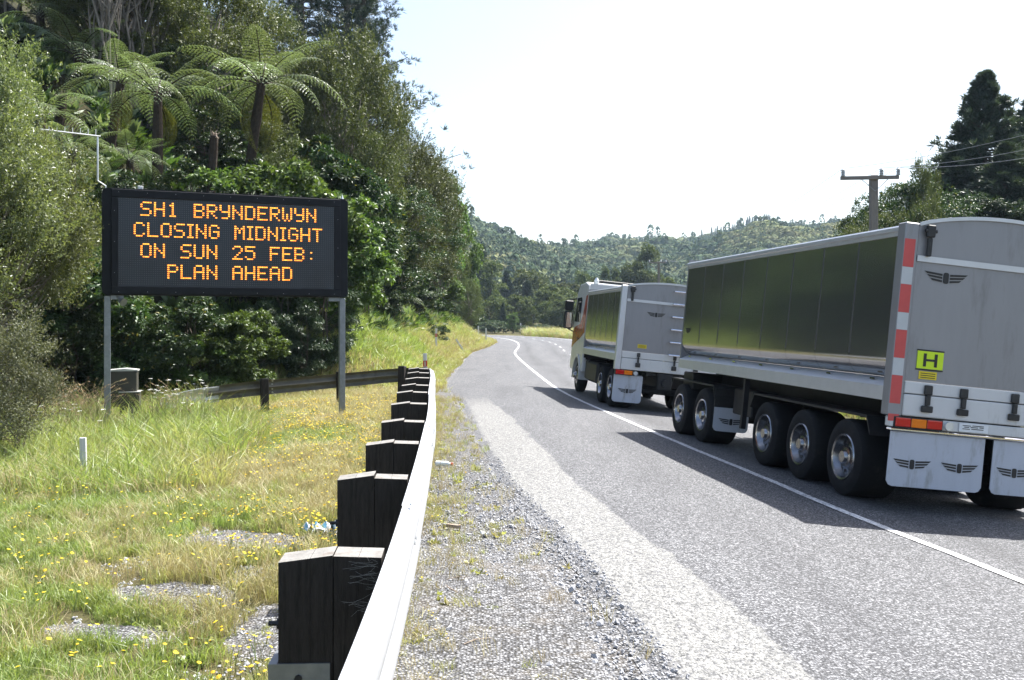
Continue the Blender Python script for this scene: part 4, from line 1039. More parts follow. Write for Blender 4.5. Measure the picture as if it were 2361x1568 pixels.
mk_broad('broadleaf', 7, 4.5, 1.4, 2.5, 3000, 6, .14, .055, 'broad', K=40)
mk_broad('light_broadleaf', 8, 4.0, 1.6, 2.1, 3000, 6, .15, .065, 'broad_light', droop=.35)
mk_broad('smallleaf_tree', 9, 8, 2.7, 4.8, 5200, 5, .12, .05, 'broad', droop=.1, lump=.17, stems=2, K=80, zlow=.3)
mk_broad('dark_bush', 10, 5.5, 1.5, 2.8, 3200, 6, .17, .032, 'dark', droop=.5, lump=.24)
mk_broad('low_shrub', 13, 1.6, .8, .8, 1500, 6, .085, .032, 'broad', K=30, lump=.25)
mk_pine('pine', 11, 22, 'pine', L=.36, Wd=.034, n_br=190, tufts=15, per=19)
mk_pine('conifer', 12, 17, 'conifer', L=.40, Wd=.06, spread=.44, n_br=270, tufts=20, per=14, upc=.3, z0=.02)
mk_pine('far_conifer', 14, 14, 'conifer', L=.8, Wd=.22, spread=.26, n_br=90, tufts=7, per=7, upc=.2, z0=.05)
mk_broad('far_round', 15, 10, 3.6, 5.4, 1500, 5, .50, .22, 'farleaf', lump=.28, stems=2, K=34)
mk_broad('far_round', 16, 10, 3.0, 5.0, 1500, 5, .48, .2, 'farleaf', lump=.26, stems=2, K=40)
mk_broad('far_tall', 17, 14, 2.6, 7.5, 1800, 5, .48, .2, 'farleaf', lump=.34, stems=1, K=44)
TR = random.Random(99)
def plant(kind, name, label, cat, x, y, h, ws=1.0, group=None, rot=None, sink=0.0, tilt=(0, 0), variant=None):
    crown, trunk, H = TR.choice(PROTO[kind]) if variant is None else PROTO[kind][variant]; s = h / H
    t = thing(name, label, cat, (x, y, gz(x, y) - sink), (tilt[0], tilt[1], TR.uniform(0, 6.28) if rot is None else rot), group); t.scale = (s * ws, s * ws, s)
    link('trunk', trunk, t); link('crown', crown, t); return t
def put(kind, name, label, U, V, Z, cat='tree', ws=1.0, group=None, minh=.8, **k):
    x = (U - U0) / F * Z; zt = CAMH - (V - VH) / F * Z
    return plant(kind, name, label, cat, x, Z, max(minh, zt - gz(x, Z)), ws, group, **k)

# ------------------------------------------------------------------ tree ferns
def frond_mesh(seed, Lf=2.6, wid=.52, arch=1.0, m='frond', npin=20):
    """arched midrib with paired leaflets, each a comb of small blades"""
    r = np.random.default_rng(seed); P, D, LL, WW = [], [], [], []; b = MB(); mid = []
    def f(t): return np.array([Lf * (t - .16 * arch * t ** 3), 0, Lf * (.42 * t * (1 - .1 * arch) - .62 * arch * t ** 2.2)])
    for k in range(11): mid.append(f(k / 10))
    b.tube(mid, [.022 - .019 * k / 10 for k in range(11)], 5, False)
    for k in range(npin):
        t = .14 + .86 * k / npin; c = f(t); tg = unit(f(min(1, t + .02)) - f(t - .02)); w = wid * min(1, (t - .08) / .22) * (1 - ((t - .4) / .62) ** 2 if t > .4 else 1)
        if w < .03: continue
        for s in (-1, 1):
            sd = np.array([0, s, 0.]); dirn = unit(sd + tg * .35); nq = max(3, int(w / .026))
            for q in range(nq):
                u = (q + .5) / nq; p = c + dirn * w * u + np.array([0, 0, .10 * w * u - .38 * w * u * u * (.6 + .5 * arch)]) + r.normal(size=3) * .004
                pl = .030 * (1 - .6 * u) + .010
                for e in (-1, 1):
                    P.append(p); D.append(tg * e + dirn * .55 + np.array([0, 0, -.25])); LL.append(pl); WW.append(.024)
    me = leaf_mesh('frond', np.array(P), np.array(D), np.array(LL), np.array(WW), r, M[m], .1, np.array([[0, 0, 1.]]).repeat(len(P), 0), .3)
    n0 = len(me.vertices)
    bmv = b.v; bmf = b.f                                      # join the midrib
    import bmesh
    bm = bmesh.new(); bm.from_mesh(me); vs_ = [bm.verts.new(p) for p in bmv]
    for q in bmf:
        fc = bm.faces.new([vs_[i] for i in q]); fc.material_index = 1
    me.materials.append(M['fernbark']); bm.to_mesh(me); bm.free(); return me
FR = {'up': [frond_mesh(1, 2.3, .42, .55), frond_mesh(2, 2.4, .44, .7)], 'arch': [frond_mesh(3, 2.7, .52, 1.0), frond_mesh(4, 2.6, .50, 1.15)],
      'dead': [frond_mesh(5, 2.0, .40, 1.5, 'frond_dead', 30)]}
def tree_fern(label, U, V, Z, base, scale=1.0, seed=0, n=13, lean=None, stems_at=None, dead=2):
    """crown centre at the pixel, trunk leaning from its foot"""
    r = random.Random(seed); c = Pt(U, V, Z); fu = Pt(*base, Z + .2); fx, fy = fu.x, Z + .3
    zb = min(gz(fx, fy), fu.z); t = thing('tree_fern', label, 'tree fern', (fx, fy, zb), (0, 0, 0), 'tree ferns on the hillside')
    top = c - t.location
    b = MB(); k_ = 9; pts = [Vector((top.x * (q / k_) ** 1.1, top.y * (q / k_), top.z * q / k_ - .4 * (1 - q / k_))) for q in range(k_ + 1)]
    b.tube(pts, [(.15 + .03 * r.random()) * (1.15 - .35 * q / k_) * scale ** .5 for q in range(k_ + 1)], 10); b.obj('trunk', M['fernbark'], t, True)
    for k in range(n):
        a = k * 2.3999 + r.uniform(-.2, .2); q = k / n
        kind = 'up' if q < .35 else 'arch'; el = (.78 - 1.0 * q) + r.uniform(-.12, .12)
        s = scale * r.uniform(.85, 1.1)
        link('frond', r.choice(FR[kind]), t, tuple(top), (r.uniform(-.25, .25), -el * .8, a), (s, s, s))
    for k in range(dead):
        link('frond', FR['dead'][0], t, tuple(top - Vector((0, 0, .1))), (0, 1.0 + r.uniform(-.15, .2), r.uniform(0, 6.28)), (scale * .9,) * 3, label='dead olive frond hanging down')
    return t
tree_fern('middle tree fern with a dark straight trunk above the message board', 364, 222, 31, (360, 520), 1.08, 1, 13)
tree_fern('tree fern with a leaning speckled trunk left of the middle fern', 278, 192, 32.5, (228, 470), 1.0, 2, 12)
tree_fern('largest tree fern, right of the others, with pale fronds spreading above the message board', 602, 196, 33, (552, 420), 1.26, 3, 15)
tree_fern('shaded tree fern in the upper bush behind the pale bare trunks', 178, 128, 36, (170, 330), 1.15, 4, 14)
tree_fern('uppermost tree fern at the edge of the near feathery tree', 92, 36, 38, (110, 250), 1.05, 5, 13)
tree_fern('low tree fern with grey fronds beside the near feathery tree', 95, 268, 28, (80, 430), .85, 6, 14)
tree_fern('lowest tree fern with pale fronds below the antenna', 165, 352, 27.5, (165, 470), .72, 7, 14, dead=1)
tree_fern('small tree fern half hidden under the middle fern', 300, 372, 29, (300, 480), .62, 8, 12, dead=1)
tree_fern('small fern drooping over the grassy cutting', 908, 700, 47.5, (900, 720), .75, 9, 12, dead=1)
for (U, V, Z, base, lab, sd) in ((494, 314, 29.5, (476, 450), 'dead fern trunk with a broken rusty top standing above the message board', 1), (142, 224, 28.5, (114, 345), 'short dead fern trunk with a ragged top beside the near feathery tree', 2)):
    c = Pt(U, V, Z); f0 = Pt(*base, Z); zb = min(f0.z, gz(f0.x, Z)); t = thing('dead_fern_trunk', lab, 'dead tree', (f0.x, Z, zb)); b = MB(); top = c - t.location; n = 8
    r = random.Random(sd); b.tube([Vector((top.x * q / n + r.uniform(-.015, .015), r.uniform(-.02, .02), top.z * q / n)) for q in range(n + 1)], [.12 + .03 * r.random() for q in range(n + 1)], 9); b.obj('trunk', M['fernbark'], t, True)
    b = MB(); [b.tube([top + Vector((r.uniform(-.12, .12), r.uniform(-.12, .12), -.06)), top + Vector((r.uniform(-.16, .16), r.uniform(-.16, .16), r.uniform(.05, .2)))], [.04, .008], 4) for _ in range(12)]; b.obj('broken_top', M['stick'], t)

# ------------------------------------------------------------------ the bush on the left, placed tree by tree
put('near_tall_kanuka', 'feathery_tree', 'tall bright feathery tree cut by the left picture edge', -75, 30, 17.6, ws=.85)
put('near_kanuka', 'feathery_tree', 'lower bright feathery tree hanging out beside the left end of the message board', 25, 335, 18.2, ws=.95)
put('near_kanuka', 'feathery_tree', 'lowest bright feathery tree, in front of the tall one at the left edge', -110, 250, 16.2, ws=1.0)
put('grey_shrub', 'grey_shrub', 'grey-green twiggy shrub at the left edge of the long grass', 18, 762, 13.6, 'shrub', 1.0)
put('grey_shrub', 'grey_shrub', 'second grey twiggy shrub cut by the left picture edge', -55, 720, 13.2, 'shrub', 1.1)
G1, G2, G3, G4 = 'broadleaf shrubs under the bush', 'feathery trees on the hillside', 'dark shrubs behind the guardrail return', 'pines on the crest'
for U, V, Z, ws, lab in ((60, 640, 22.5, 1.2, 'dark broadleaf shrub behind the long seeding grass at the left'), (175, 560, 22.6, 1.2, 'glossy broadleaf shrub left of the control cabinet'),
        (300, 690, 23.2, 1.3, 'dark broadleaf shrub behind the control cabinet'), (420, 680, 23.8, 1.3, 'glossy broadleaf shrub under the middle of the message board'), (150, 700, 22.0, 1.1, 'small glossy shrub between the feathery tree and the control cabinet')):
    put('broadleaf', 'broadleaf_shrub', lab, U, V, Z, 'shrub', ws, G1)
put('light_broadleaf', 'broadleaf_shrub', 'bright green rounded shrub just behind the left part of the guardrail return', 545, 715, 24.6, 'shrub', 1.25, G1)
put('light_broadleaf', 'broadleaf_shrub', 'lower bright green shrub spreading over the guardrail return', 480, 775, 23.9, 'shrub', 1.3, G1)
for U, V, Z, ws, lab in ((660, 640, 27.5, 1.1, 'tall dark narrow-leaved shrub under the right half of the message board'), (745, 600, 28.2, 1.1, 'dark narrow-leaved shrub behind the right leg of the message board'),
        (600, 690, 27, 1.0, 'dark narrow-leaved shrub behind the bright rounded shrub'), (782, 640, 31.5, .9, 'dark narrow-leaved shrub where the bush meets the grassy cutting'), (700, 700, 27.2, .9, 'lower dark shrub behind the guardrail return')):
    put('dark_bush', 'dark_shrub', lab, U, V, Z, 'shrub', ws, G3)
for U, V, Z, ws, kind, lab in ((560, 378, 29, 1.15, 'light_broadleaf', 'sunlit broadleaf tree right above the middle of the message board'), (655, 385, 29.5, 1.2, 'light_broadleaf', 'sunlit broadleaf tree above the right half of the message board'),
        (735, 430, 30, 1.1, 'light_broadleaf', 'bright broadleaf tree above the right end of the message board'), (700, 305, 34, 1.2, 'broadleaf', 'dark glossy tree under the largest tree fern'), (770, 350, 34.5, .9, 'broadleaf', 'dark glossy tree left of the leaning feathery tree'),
        (430, 375, 30, 1.2, 'broadleaf', 'dark glossy tree under the middle tree fern'), (270, 400, 28, 1.0, 'broadleaf', 'dark glossy tree behind the left end of the message board'), (480, 250, 36, 1.2, 'broadleaf', 'glossy tree between the middle and the largest tree fern'),
        (200, 470, 25, .9, 'light_broadleaf', 'pale shrub right beside the left end of the message board'), (440, 120, 40, 1.2, 'broadleaf', 'glossy tree behind the middle tree fern')):
    put(kind, 'broadleaf_tree', lab, U, V, Z, 'tree', ws, 'broadleaf trees above the message board', minh=2)
for U, V, Z, ws, lab in ((225, -250, 36.5, .8, 'pale bare-stemmed tree rising behind the shaded fern'), (300, -270, 37, .9, 'pale bare-stemmed tree left of the middle fern crown'), (258, -240, 35.4, .7, 'thin pale bare-stemmed tree between the other pale stems'), (338, -260, 38, .9, 'pale bare-stemmed tree behind the middle fern')):
    put('bare_kanuka', 'bare_stemmed_tree', lab, U, V, Z, 'tree', ws, 'pale bare stems on the upper slope', minh=6)
for U, V, Z, ws, lab in ((420, 10, 46, .9, 'olive feathery tree at the top of the slope above the middle fern'), (530, 5, 50, .9, 'olive feathery tree behind the left side of the largest fern'), (600, 0, 52, .85, 'brownish feathery tree left of the crest pine'),
        (690, 125, 44, .75, 'small feathery tree right behind the largest fern'), (790, 78, 45, .85, 'large yellow-olive feathery tree leaning over the slope right of the largest fern'), (815, 150, 48, .75, 'yellow-olive feathery tree against the sky below the crest pine'),
        (838, 300, 44, .85, 'olive feathery tree low on the skyline'), (915, 320, 52, 1.0, 'olive feathery tree with fine twigs on the falling skyline'), (958, 325, 66, .9, 'grey-green feathery tree far down the falling skyline'),
        (984, 385, 75, .9, 'feathery tree on the skyline above the small-leaved tree'), (1012, 470, 90, .8, 'feathery tree at the end of the falling skyline'), (1034, 508, 104, .75, 'last feathery tree on the falling skyline'),
        (1054, 592, 114, .75, 'grey-olive feathery tree over the tip of the verge'), (1084, 645, 104, .75, 'dark feathery tree farthest along the left verge')):
    put('kanuka', 'feathery_tree', lab, U, V, Z, 'tree', ws, G2, minh=2.5)
for U, V, Z, ws, lab in ((905, 415, 49, 1.15, 'big small-leaved tree right of the message board'), (970, 445, 68, 1.0, 'small-leaved tree with branches showing, right of the big one'), (846, 480, 41, .85, 'small-leaved tree at the right end of the message board'), (1012, 520, 88, .85, 'small-leaved tree beside the green climber')):
    put('smallleaf_tree', 'small_leaved_tree', lab, U, V, Z, 'tree', ws, 'small-leaved trees over the cutting', minh=3)
for U, V, Z, ws, lab in ((1046, 505, 108, .65, 'bright green climber hanging at the end of the falling skyline'), (1004, 388, 82, .5, 'bright green climber on the skyline below the last pine branch')):
    put('light_broadleaf', 'green_climber', lab, U, V, Z, 'climber', ws, 'bright climbers on the skyline', minh=2)
put('pine', 'crest_pine', 'dark pine on the crest, the one whose branches reach furthest into the sky', 800, -260, 78, ws=1.15, group=G4)
put('pine', 'crest_pine', 'dark pine on the crest behind the olive feathery trees', 690, -220, 84, ws=1.1, group=G4)
put('pine', 'crest_pine', 'nearest dark pine, its branch ends against the sky beside the large yellow-olive tree', 836, -210, 62, ws=.66, group=G4)
for U, V, Z, ws, kind, lab in ((880, 655, 46, 1.0, 'low_shrub', 'small shrub at the top left of the grassy cutting'), (960, 650, 63, 1.3, 'low_shrub', 'rounded shrub above the grassy cutting'), (1010, 745, 58, 1.0, 'low_shrub', 'dark tangled shrub on the verge behind the marker posts'),
        (1030, 690, 92, 1.3, 'low_shrub', 'shrub on the far half of the cutting'), (1064, 695, 116, 1.4, 'low_shrub', 'shrub at the far end of the cutting'), (895, 590, 48, 1.4, 'broadleaf', 'dark broadleaf shrub above the cutting under the big small-leaved tree'),
        (945, 600, 59, 1.3, 'broadleaf', 'broadleaf shrub over the middle of the cutting'), (1005, 610, 78, 1.2, 'light_broadleaf', 'yellow-green shrub over the cutting'), (1080, 690, 110, .9, 'broadleaf', 'dark shrub near the tip of the left verge')):
    put(kind, 'cutting_shrub', lab, U, V, Z, 'shrub', ws, 'shrubs along the cutting', minh=1.2)
# more trees on the slope behind those
for kd, vi, x, y, h, ws, rz_, lab in (
        ('kanuka', 1, -12.49, 24.73, 4.49, 1.47, 4.95, 'olive feathery tree mostly hidden behind the bright one beside the message board'),
        ('kanuka', 0, -6.5, 35.2, 4.4, 1.17, 5.84, 'olive feathery tree low on the slope right of the message board'),
        ('kanuka', 1, -7.52, 35.36, 4.97, 1.2, 2.71, 'small olive feathery tree right of the trunk of the largest fern'),
        ('broadleaf', 1, -10.07, 36.19, 2.97, 1.7, 2.57, 'low dark broadleaf tree left of the trunk of the largest fern'),
        ('broadleaf', 0, -6.8, 39.8, 5.0, 1.36, 1.77, 'glossy broadleaf tree halfway up the slope right of the message board'),
        ('broadleaf', 1, -8.31, 39.02, 5.21, 1.21, 1.22, 'sliver of dark broadleaf tree behind the small feathery tree by the largest fern'),
        ('kanuka', 1, -11.76, 39.3, 8.38, 1.3, 5.57, 'largest olive feathery tree, filling the slope between the middle and the largest fern'),
        ('smallleaf_tree', 0, -12.54, 38.64, 5.01, 1.49, 0.03, 'small-leaved tree just right of the middle tree fern'),
        ('kanuka', 1, -15.17, 38.63, 7.04, 1.33, 4.36, 'olive feathery tree at the top edge above the shaded fern'),
        ('kanuka', 0, -19.5, 38.84, 4.51, 1.47, 5.6, 'olive feathery tree in the top left corner of the bush'),
        ('kanuka', 0, -6.8, 42.8, 4.8, 1.31, 4.96, 'olive feathery tree showing between the shrubs above the cutting'),
        ('smallleaf_tree', 0, -8.93, 40.23, 4.84, 1.32, 4.13, 'small-leaved tree peeping out beside the trunk of the largest fern'),
        ('kanuka', 0, -11.44, 41.19, 5.43, 1.29, 2.56, 'olive feathery tree behind the trunk of the largest fern'),
        ('kanuka', 1, -12.67, 42.71, 6.98, 1.45, 4.12, 'olive feathery tree behind the left fronds of the largest fern'),
        ('smallleaf_tree', 0, -15.94, 41.53, 7.61, 1.13, 0.71, 'small-leaved tree at the top edge between the uppermost fern and the shaded fern'),
        ('kanuka', 0, -18.07, 42.49, 7.85, 1.27, 0.01, 'olive feathery tree at the top edge right above the uppermost fern'),
        ('smallleaf_tree', 0, -20.61, 42.28, 5.21, 1.16, 5.97, 'small-leaved tree in the top left corner of the bush'),
        ('dark_bush', 0, -7.0, 46.87, 5.2, 1.45, 5.86, 'dark narrow-leaved tree in a gap high above the cutting'),
        ('kanuka', 0, -16.33, 44.41, 6.11, 1.47, 6.28, 'olive feathery tree at the top edge right of the shaded fern'),
        ('kanuka', 1, -18.99, 43.97, 5.7, 1.11, 0.47, 'olive feathery tree barely showing behind the uppermost fern'),
        ('broadleaf', 1, -6.9, 48.4, 5.0, 1.46, 1.22, 'broadleaf tree between the small-leaved trees above the cutting'),
        ('smallleaf_tree', 0, -15.45, 50.5, 7.79, 1.19, 3.29, 'small-leaved tree at the top edge left of the crest pines'),
        ('kanuka', 0, -10.36, 54.05, 7.63, 1.46, 2.49, 'olive feathery tree glimpsed through the large yellow-olive one'),
        ('smallleaf_tree', 0, -6.7, 60, 4.8, 1.49, 0.44, 'small-leaved tree over the far half of the cutting'),
        ('broadleaf', 0, -6.8, 62, 4.0, 1.35, 5.61, 'small broadleaf tree over the far half of the cutting')):
    plant(kd, 'slope_tree', lab, 'tree', x, y, h, ws, 'trees on the slope', rot=rz_, variant=vi)

# ------------------------------------------------------------------ trees beyond the bend
GB, GR = 'trees beyond the bend', 'trees behind the trailer'
for U, V, Z, ws, kind, lab in (
        (1112, 572, 215, .8, 'far_conifer', 'narrow dark conifer standing above the left end of the far trees'), (1132, 604, 205, 1.0, 'far_tall', 'tall dark tree beside the narrow conifer'),
        (1168, 627, 235, 1.0, 'far_conifer', 'dark conifer in the back row left of the pair of round tops'), (1197, 622, 240, 1.1, 'far_round', 'high round-topped tree in the middle of the far trees'),
        (1216, 650, 215, 1.3, 'far_conifer', 'broad drooping conifer in the middle of the far trees'), (1250, 640, 250, 1.0, 'far_tall', 'grey-green tree in the back row above the round brownish tree'),
        (1280, 657, 205, 1.3, 'far_round', 'round brownish tree right of the broad conifer'), (1310, 652, 215, 1.2, 'far_round', 'dark tree whose crown meets the truck mirror'),
        (1341, 629, 225, .9, 'far_tall', 'dark tree showing above the cab roof'), (1366, 640, 230, .9, 'far_round', 'round tree between the cab roof and the thin trees'), (1394, 618, 235, .55, 'far_tall', 'left one of two thin trees above the truck bin'), (1419, 622, 235, .5, 'far_tall', 'right one of two thin trees above the truck bin'),
        (1448, 640, 230, .9, 'far_round', 'low dark tree left of the tallest far tree'), (1493, 570, 225, .85, 'far_tall', 'tallest far tree, beside the distant power pole'), (1475, 605, 222, .8, 'far_round', 'round lower half tree against the tallest far tree'), (1530, 640, 230, 1.0, 'far_round', 'low tree right of the distant power pole'),
        (1185, 680, 188, 1.25, 'far_round', 'spreading rounded tree in front of the middle far trees'), (1134, 682, 192, 1.1, 'far_round', 'dark rounded tree at the left end of the front row'), (1108, 690, 200, 1.0, 'far_round', 'dark tree where the road disappears'), (1227, 708, 180, .6, 'far_round', 'small grey bushy tree on a thin stem at the far verge'),
        (1255, 695, 190, 1.0, 'far_round', 'dark tree right of the small grey one'), (1292, 690, 186, 1.2, 'far_round', 'dark spreading tree close to the truck mirror'), (1322, 700, 182, 1.1, 'far_round', 'dark tree half hidden by the truck cab'), (1160, 700, 184, .9, 'far_conifer', 'small dark conifer in the front row'), (1208, 690, 196, .8, 'far_conifer', 'dark pointed conifer behind the small grey tree')):
    put(kind, 'far_tree', lab, U, V, Z, 'tree', ws, GB, minh=3)
put('light_broadleaf', 'far_shrub', 'bright yellow-green shrub on the far verge', 1181, 720, 172, 'shrub', .8, minh=2)
for U, V, Z, lab in ((1122, 738, 176, 'clump of dark flax at the left of the far verge'), (1140, 735, 178, 'clump of dark flax below the rounded trees'), (1206, 748, 165, 'dark shrub on the edge of the far verge'), (1250, 745, 168, 'small grey shrub on the far verge beside the tall grass')):
    put('low_shrub', 'far_shrub', lab, U, V, Z, 'shrub', 1.5, 'low shrubs on the far verge', minh=1.2)
put('conifer', 'tall_conifer', 'tall dark conifer towering above the trailer', 2272, 172, 62, ws=1.15)
put('conifer', 'tall_conifer', 'dark conifer cut by the right picture edge behind the tallest one', 2390, 215, 68, ws=1.2)
put('conifer', 'tall_conifer', 'lower dark conifer left of the tallest conifer', 2200, 352, 60, ws=1.3)
put('conifer', 'tall_conifer', 'short dark conifer below the tallest one', 2320, 335, 57, ws=1.4)
for U, V, Z, ws, kind, lab in ((2098, 386, 52, .9, 'smallleaf_tree', 'mid green tree right of the near power pole'), (2042, 432, 54, .7, 'smallleaf_tree', 'small dark tree just right of the near power pole'), (1990, 466, 56, .6, 'smallleaf_tree', 'small tree left of the near power pole'), (2131, 378, 50, .35, 'kanuka', 'thin sapling between the mid green tree and the conifers'),
        (2080, 478, 47, .8, 'smallleaf_tree', 'pale small-leaved shrub directly above the trailer roof'), (2130, 468, 47, .7, 'kanuka', 'second pale feathery shrub above the trailer roof'), (2010, 500, 48, .9, 'kanuka', 'pale feathery shrub at the foot of the near power pole'), (2230, 440, 56, 1.3, 'dark_bush', 'dark shrub under the tallest conifer'), (2300, 450, 55, 1.3, 'dark_bush', 'dark shrub behind the top of the tailgate')):
    put(kind, 'roadside_tree', lab, U, V, Z, 'tree' if 'tree' in lab or 'sapling' in lab else 'shrub', ws, GR, minh=2)

# ------------------------------------------------------------------ distant hills
RID = ([-1500, 300, 900, 1040, 1078, 1110, 1150, 1190, 1230, 1265, 1290, 1330, 1365, 1400, 1440, 1470, 1500, 1560, 1600, 1650, 1700, 1745, 1780, 1830, 1880, 1930, 1975, 2100, 2400, 3800],
       [420, 440, 470, 490, 508, 524, 543, 556, 566, 572, 573, 569, 560, 555, 558, 562, 559, 555, 551, 543, 532, 520, 517, 523, 520, 513, 506, 490, 480, 500])
def ridge_Z(U): return 640 + 330 * sstep(1230, 1430, U)
def hill_pt(U, t):
    Zr = ridge_Z(U); V = np.interp(U, *RID); Z = 330 + t * (Zr - 330); hr = (VH + 5 - V) / F * Zr
    tt = np.clip(t, 0, 1); prof = tt ** 1.25
    X = (U - U0) / F * Z
    h = hr * prof + (fbm(X, Z, 110, 3) - .5) * 64 * np.sin(np.pi * tt) * (1 - tt ** 3) * (hr / 90) + np.where(t > 1, -(t - 1) * 60, 0)
    cap = hr * Z / Zr * .955                       # spurs stay below the crest line
    h = np.where(tt < 1, np.where(h > cap, cap - 1.5 * (1 - np.exp(-(h - cap) / 12)), h), h)
    return X, Z, 1.2 + np.maximum(h, -2)
Us = np.concatenate([np.arange(-1500, 900, 60), np.arange(900, 2200, 9), np.arange(2200, 3801, 60)]); ts = np.concatenate([np.linspace(-.05, 1.0, 46), [1.06, 1.2, 1.5]])
UU, TT = np.meshgrid(Us, ts); X, Y, Z = hill_pt(UU, TT); nx = len(Us)
i = (np.arange(len(ts) - 1)[:, None] * nx + np.arange(nx - 1)[None]).ravel()
g = NT('forested_hill'); co = g.coord('Object')
c = g.ramp(g.noise(.05, 7, .7, co), [(.3, (.03, .042, .018)), (.55, (.06, .08, .03)), (.75, (.10, .11, .05))]); g.set(Base_Color=c, Roughness=.95, Specular_IOR_Level=.1); M['hill'] = g.m
link('hills', newmesh('hills', np.stack([X, Y, Z], -1).reshape(-1, 3), np.stack([i, i + 1, i + nx + 1, i + nx], 1), True, [M['hill']]), kind='structure')
# pines along the ridge, one by one
rr = random.Random(21)
rp = [(1597, 538), (1618, 529)] + [(u_ + rr.uniform(-2, 2), float(np.interp(u_, *RID)) - rr.uniform(13, 24)) for u_ in np.linspace(1642, 1700, 10)] + [(u_ + rr.uniform(-1.5, 1.5), float(np.interp(u_, *RID)) - rr.uniform(16, 27)) for u_ in np.linspace(1704, 1776, 15)]
for k, (U, V) in enumerate(rp):
    Zr = float(ridge_Z(U)); x = (U - U0) / F * Zr; zt = CAMH - (V - VH) / F * Zr; zb = float(hill_pt(np.array(U), np.array(1.0))[2]); crown, trunk, H = PROTO['far_conifer'][0]
    t = thing('ridge_pine', {0: 'lone small pine left on the far ridge', 1: 'lone pine left of the row on the far ridge'}.get(k, 'pine in the row of pines along the far ridge'), 'tree', (x, Zr, zb - 1), (0, 0, k), 'pines on the far ridge' if k > 1 else None)
    s = max(7, zt - zb + 1) / H; t.scale = (s * .75, s * .75, s); link('trunk', trunk, t); link('crown', crown, t)

# ------------------------------------------------------------------ scattered stuff
def scatter(name, pts, idx, scl, rot, tint, protos, **props):
    """points with their own size, turn, kind and dryness; geometry nodes puts the little meshes there"""
    n = len(pts); me = bpy.data.meshes.new(name); me.vertices.add(n); me.vertices.foreach_set('co', np.asarray(pts, np.float32).ravel())
    for nm, ty, d in (('idx', 'INT', idx), ('scl', 'FLOAT', scl), ('tint', 'FLOAT', tint)):
        me.attributes.new(nm, ty, 'POINT').data.foreach_set('value', np.asarray(d, np.int32 if ty == 'INT' else np.float32))
    me.attributes.new('rot', 'FLOAT_VECTOR', 'POINT').data.foreach_set('vector', np.asarray(rot, np.float32).ravel())
    c = bpy.data.collections.new(name + '_kinds')
    for k, pm in enumerate(protos): c.objects.link(bpy.data.objects.new(f'{name}_kind_{k:02d}', pm))
    ng = bpy.data.node_groups.new(name, 'GeometryNodeTree')
    ng.interface.new_socket('Geometry', in_out='INPUT', socket_type='NodeSocketGeometry'); ng.interface.new_socket('Geometry', in_out='OUTPUT', socket_type='NodeSocketGeometry')
    N = ng.nodes; Lk = ng.links.new; gi, go = N.new('NodeGroupInput'), N.new('NodeGroupOutput'); ip = N.new('GeometryNodeInstanceOnPoints'); ci = N.new('GeometryNodeCollectionInfo')
    ci.inputs['Collection'].default_value = c; ci.inputs['Separate Children'].default_value = True; ci.inputs['Reset Children'].default_value = True
    mp = N.new('GeometryNodeMeshToPoints')
    def na(nm, ty): a = N.new('GeometryNodeInputNamedAttribute'); a.data_type = ty; a.inputs['Name'].default_value = nm; return a.outputs['Attribute']
    Lk(gi.outputs[0], mp.inputs['Mesh']); Lk(mp.outputs[0], ip.inputs['Points']); Lk(ci.outputs[0], ip.inputs['Instance']); ip.inputs['Pick Instance'].default_value = True
    Lk(na('idx', 'INT'), ip.inputs['Instance Index']); Lk(na('rot', 'FLOAT_VECTOR'), ip.inputs['Rotation']); Lk(na('scl', 'FLOAT'), ip.inputs['Scale']); Lk(ip.outputs[0], go.inputs[0])
    o = link(name, me, None, kind='stuff', **props); md = o.modifiers.new('scatter', 'NODES'); md.node_group = ng; return o
def blades(seed, n, h, w, spread, bend, m, hv=.4, extra=None):
    r = np.random.default_rng(seed); b = MB()
    for k in range(n):
        a, d = r.uniform(0, 6.28), spread * r.uniform(0, 1) ** .5; x, y = d * math.cos(a), d * math.sin(a); hh = h * r.uniform(1 - hv, 1 + hv * .5); ph = r.uniform(0, 6.28); q = bend * hh * r.uniform(.2, 1.2)
        dx, dy = math.cos(ph), math.sin(ph); f2 = r.uniform(0, 6.28); sx, sy = math.cos(f2) * w / 2, math.sin(f2) * w / 2; ww = r.uniform(.7, 1.2)
        z1 = hh * .6; p1 = (x + dx * q * .35, y + dy * q * .35, z1); p2 = (x + dx * q, y + dy * q, hh * (1 - .25 * bend * r.uniform(0, 1.3)))
        b.add([(x - sx * ww, y - sy * ww, -.02), (x + sx * ww, y + sy * ww, -.02), (p1[0] + sx * ww * .8, p1[1] + sy * ww * .8, p1[2]), (p1[0] - sx * ww * .8, p1[1] - sy * ww * .8, p1[2]), p2], [(0, 1, 2, 3), (3, 2, 4)])
    if extra: extra(b, r)
    return b
def head(b, c, nrm, R, n=11, dome=.25):
    nrm = Vector(nrm).normalized(); a = nrm.orthogonal().normalized(); e = nrm.cross(a); c = Vector(c)
    v = [c + nrm * R * dome] + [c + (a * math.cos(2 * math.pi * k / (2 * n)) + e * math.sin(2 * math.pi * k / (2 * n))) * R * (1 if k % 2 else .72) for k in range(2 * n)]
    b.add(v, [(0, 1 + k, 1 + (k + 1) % (2 * n)) for k in range(2 * n)])
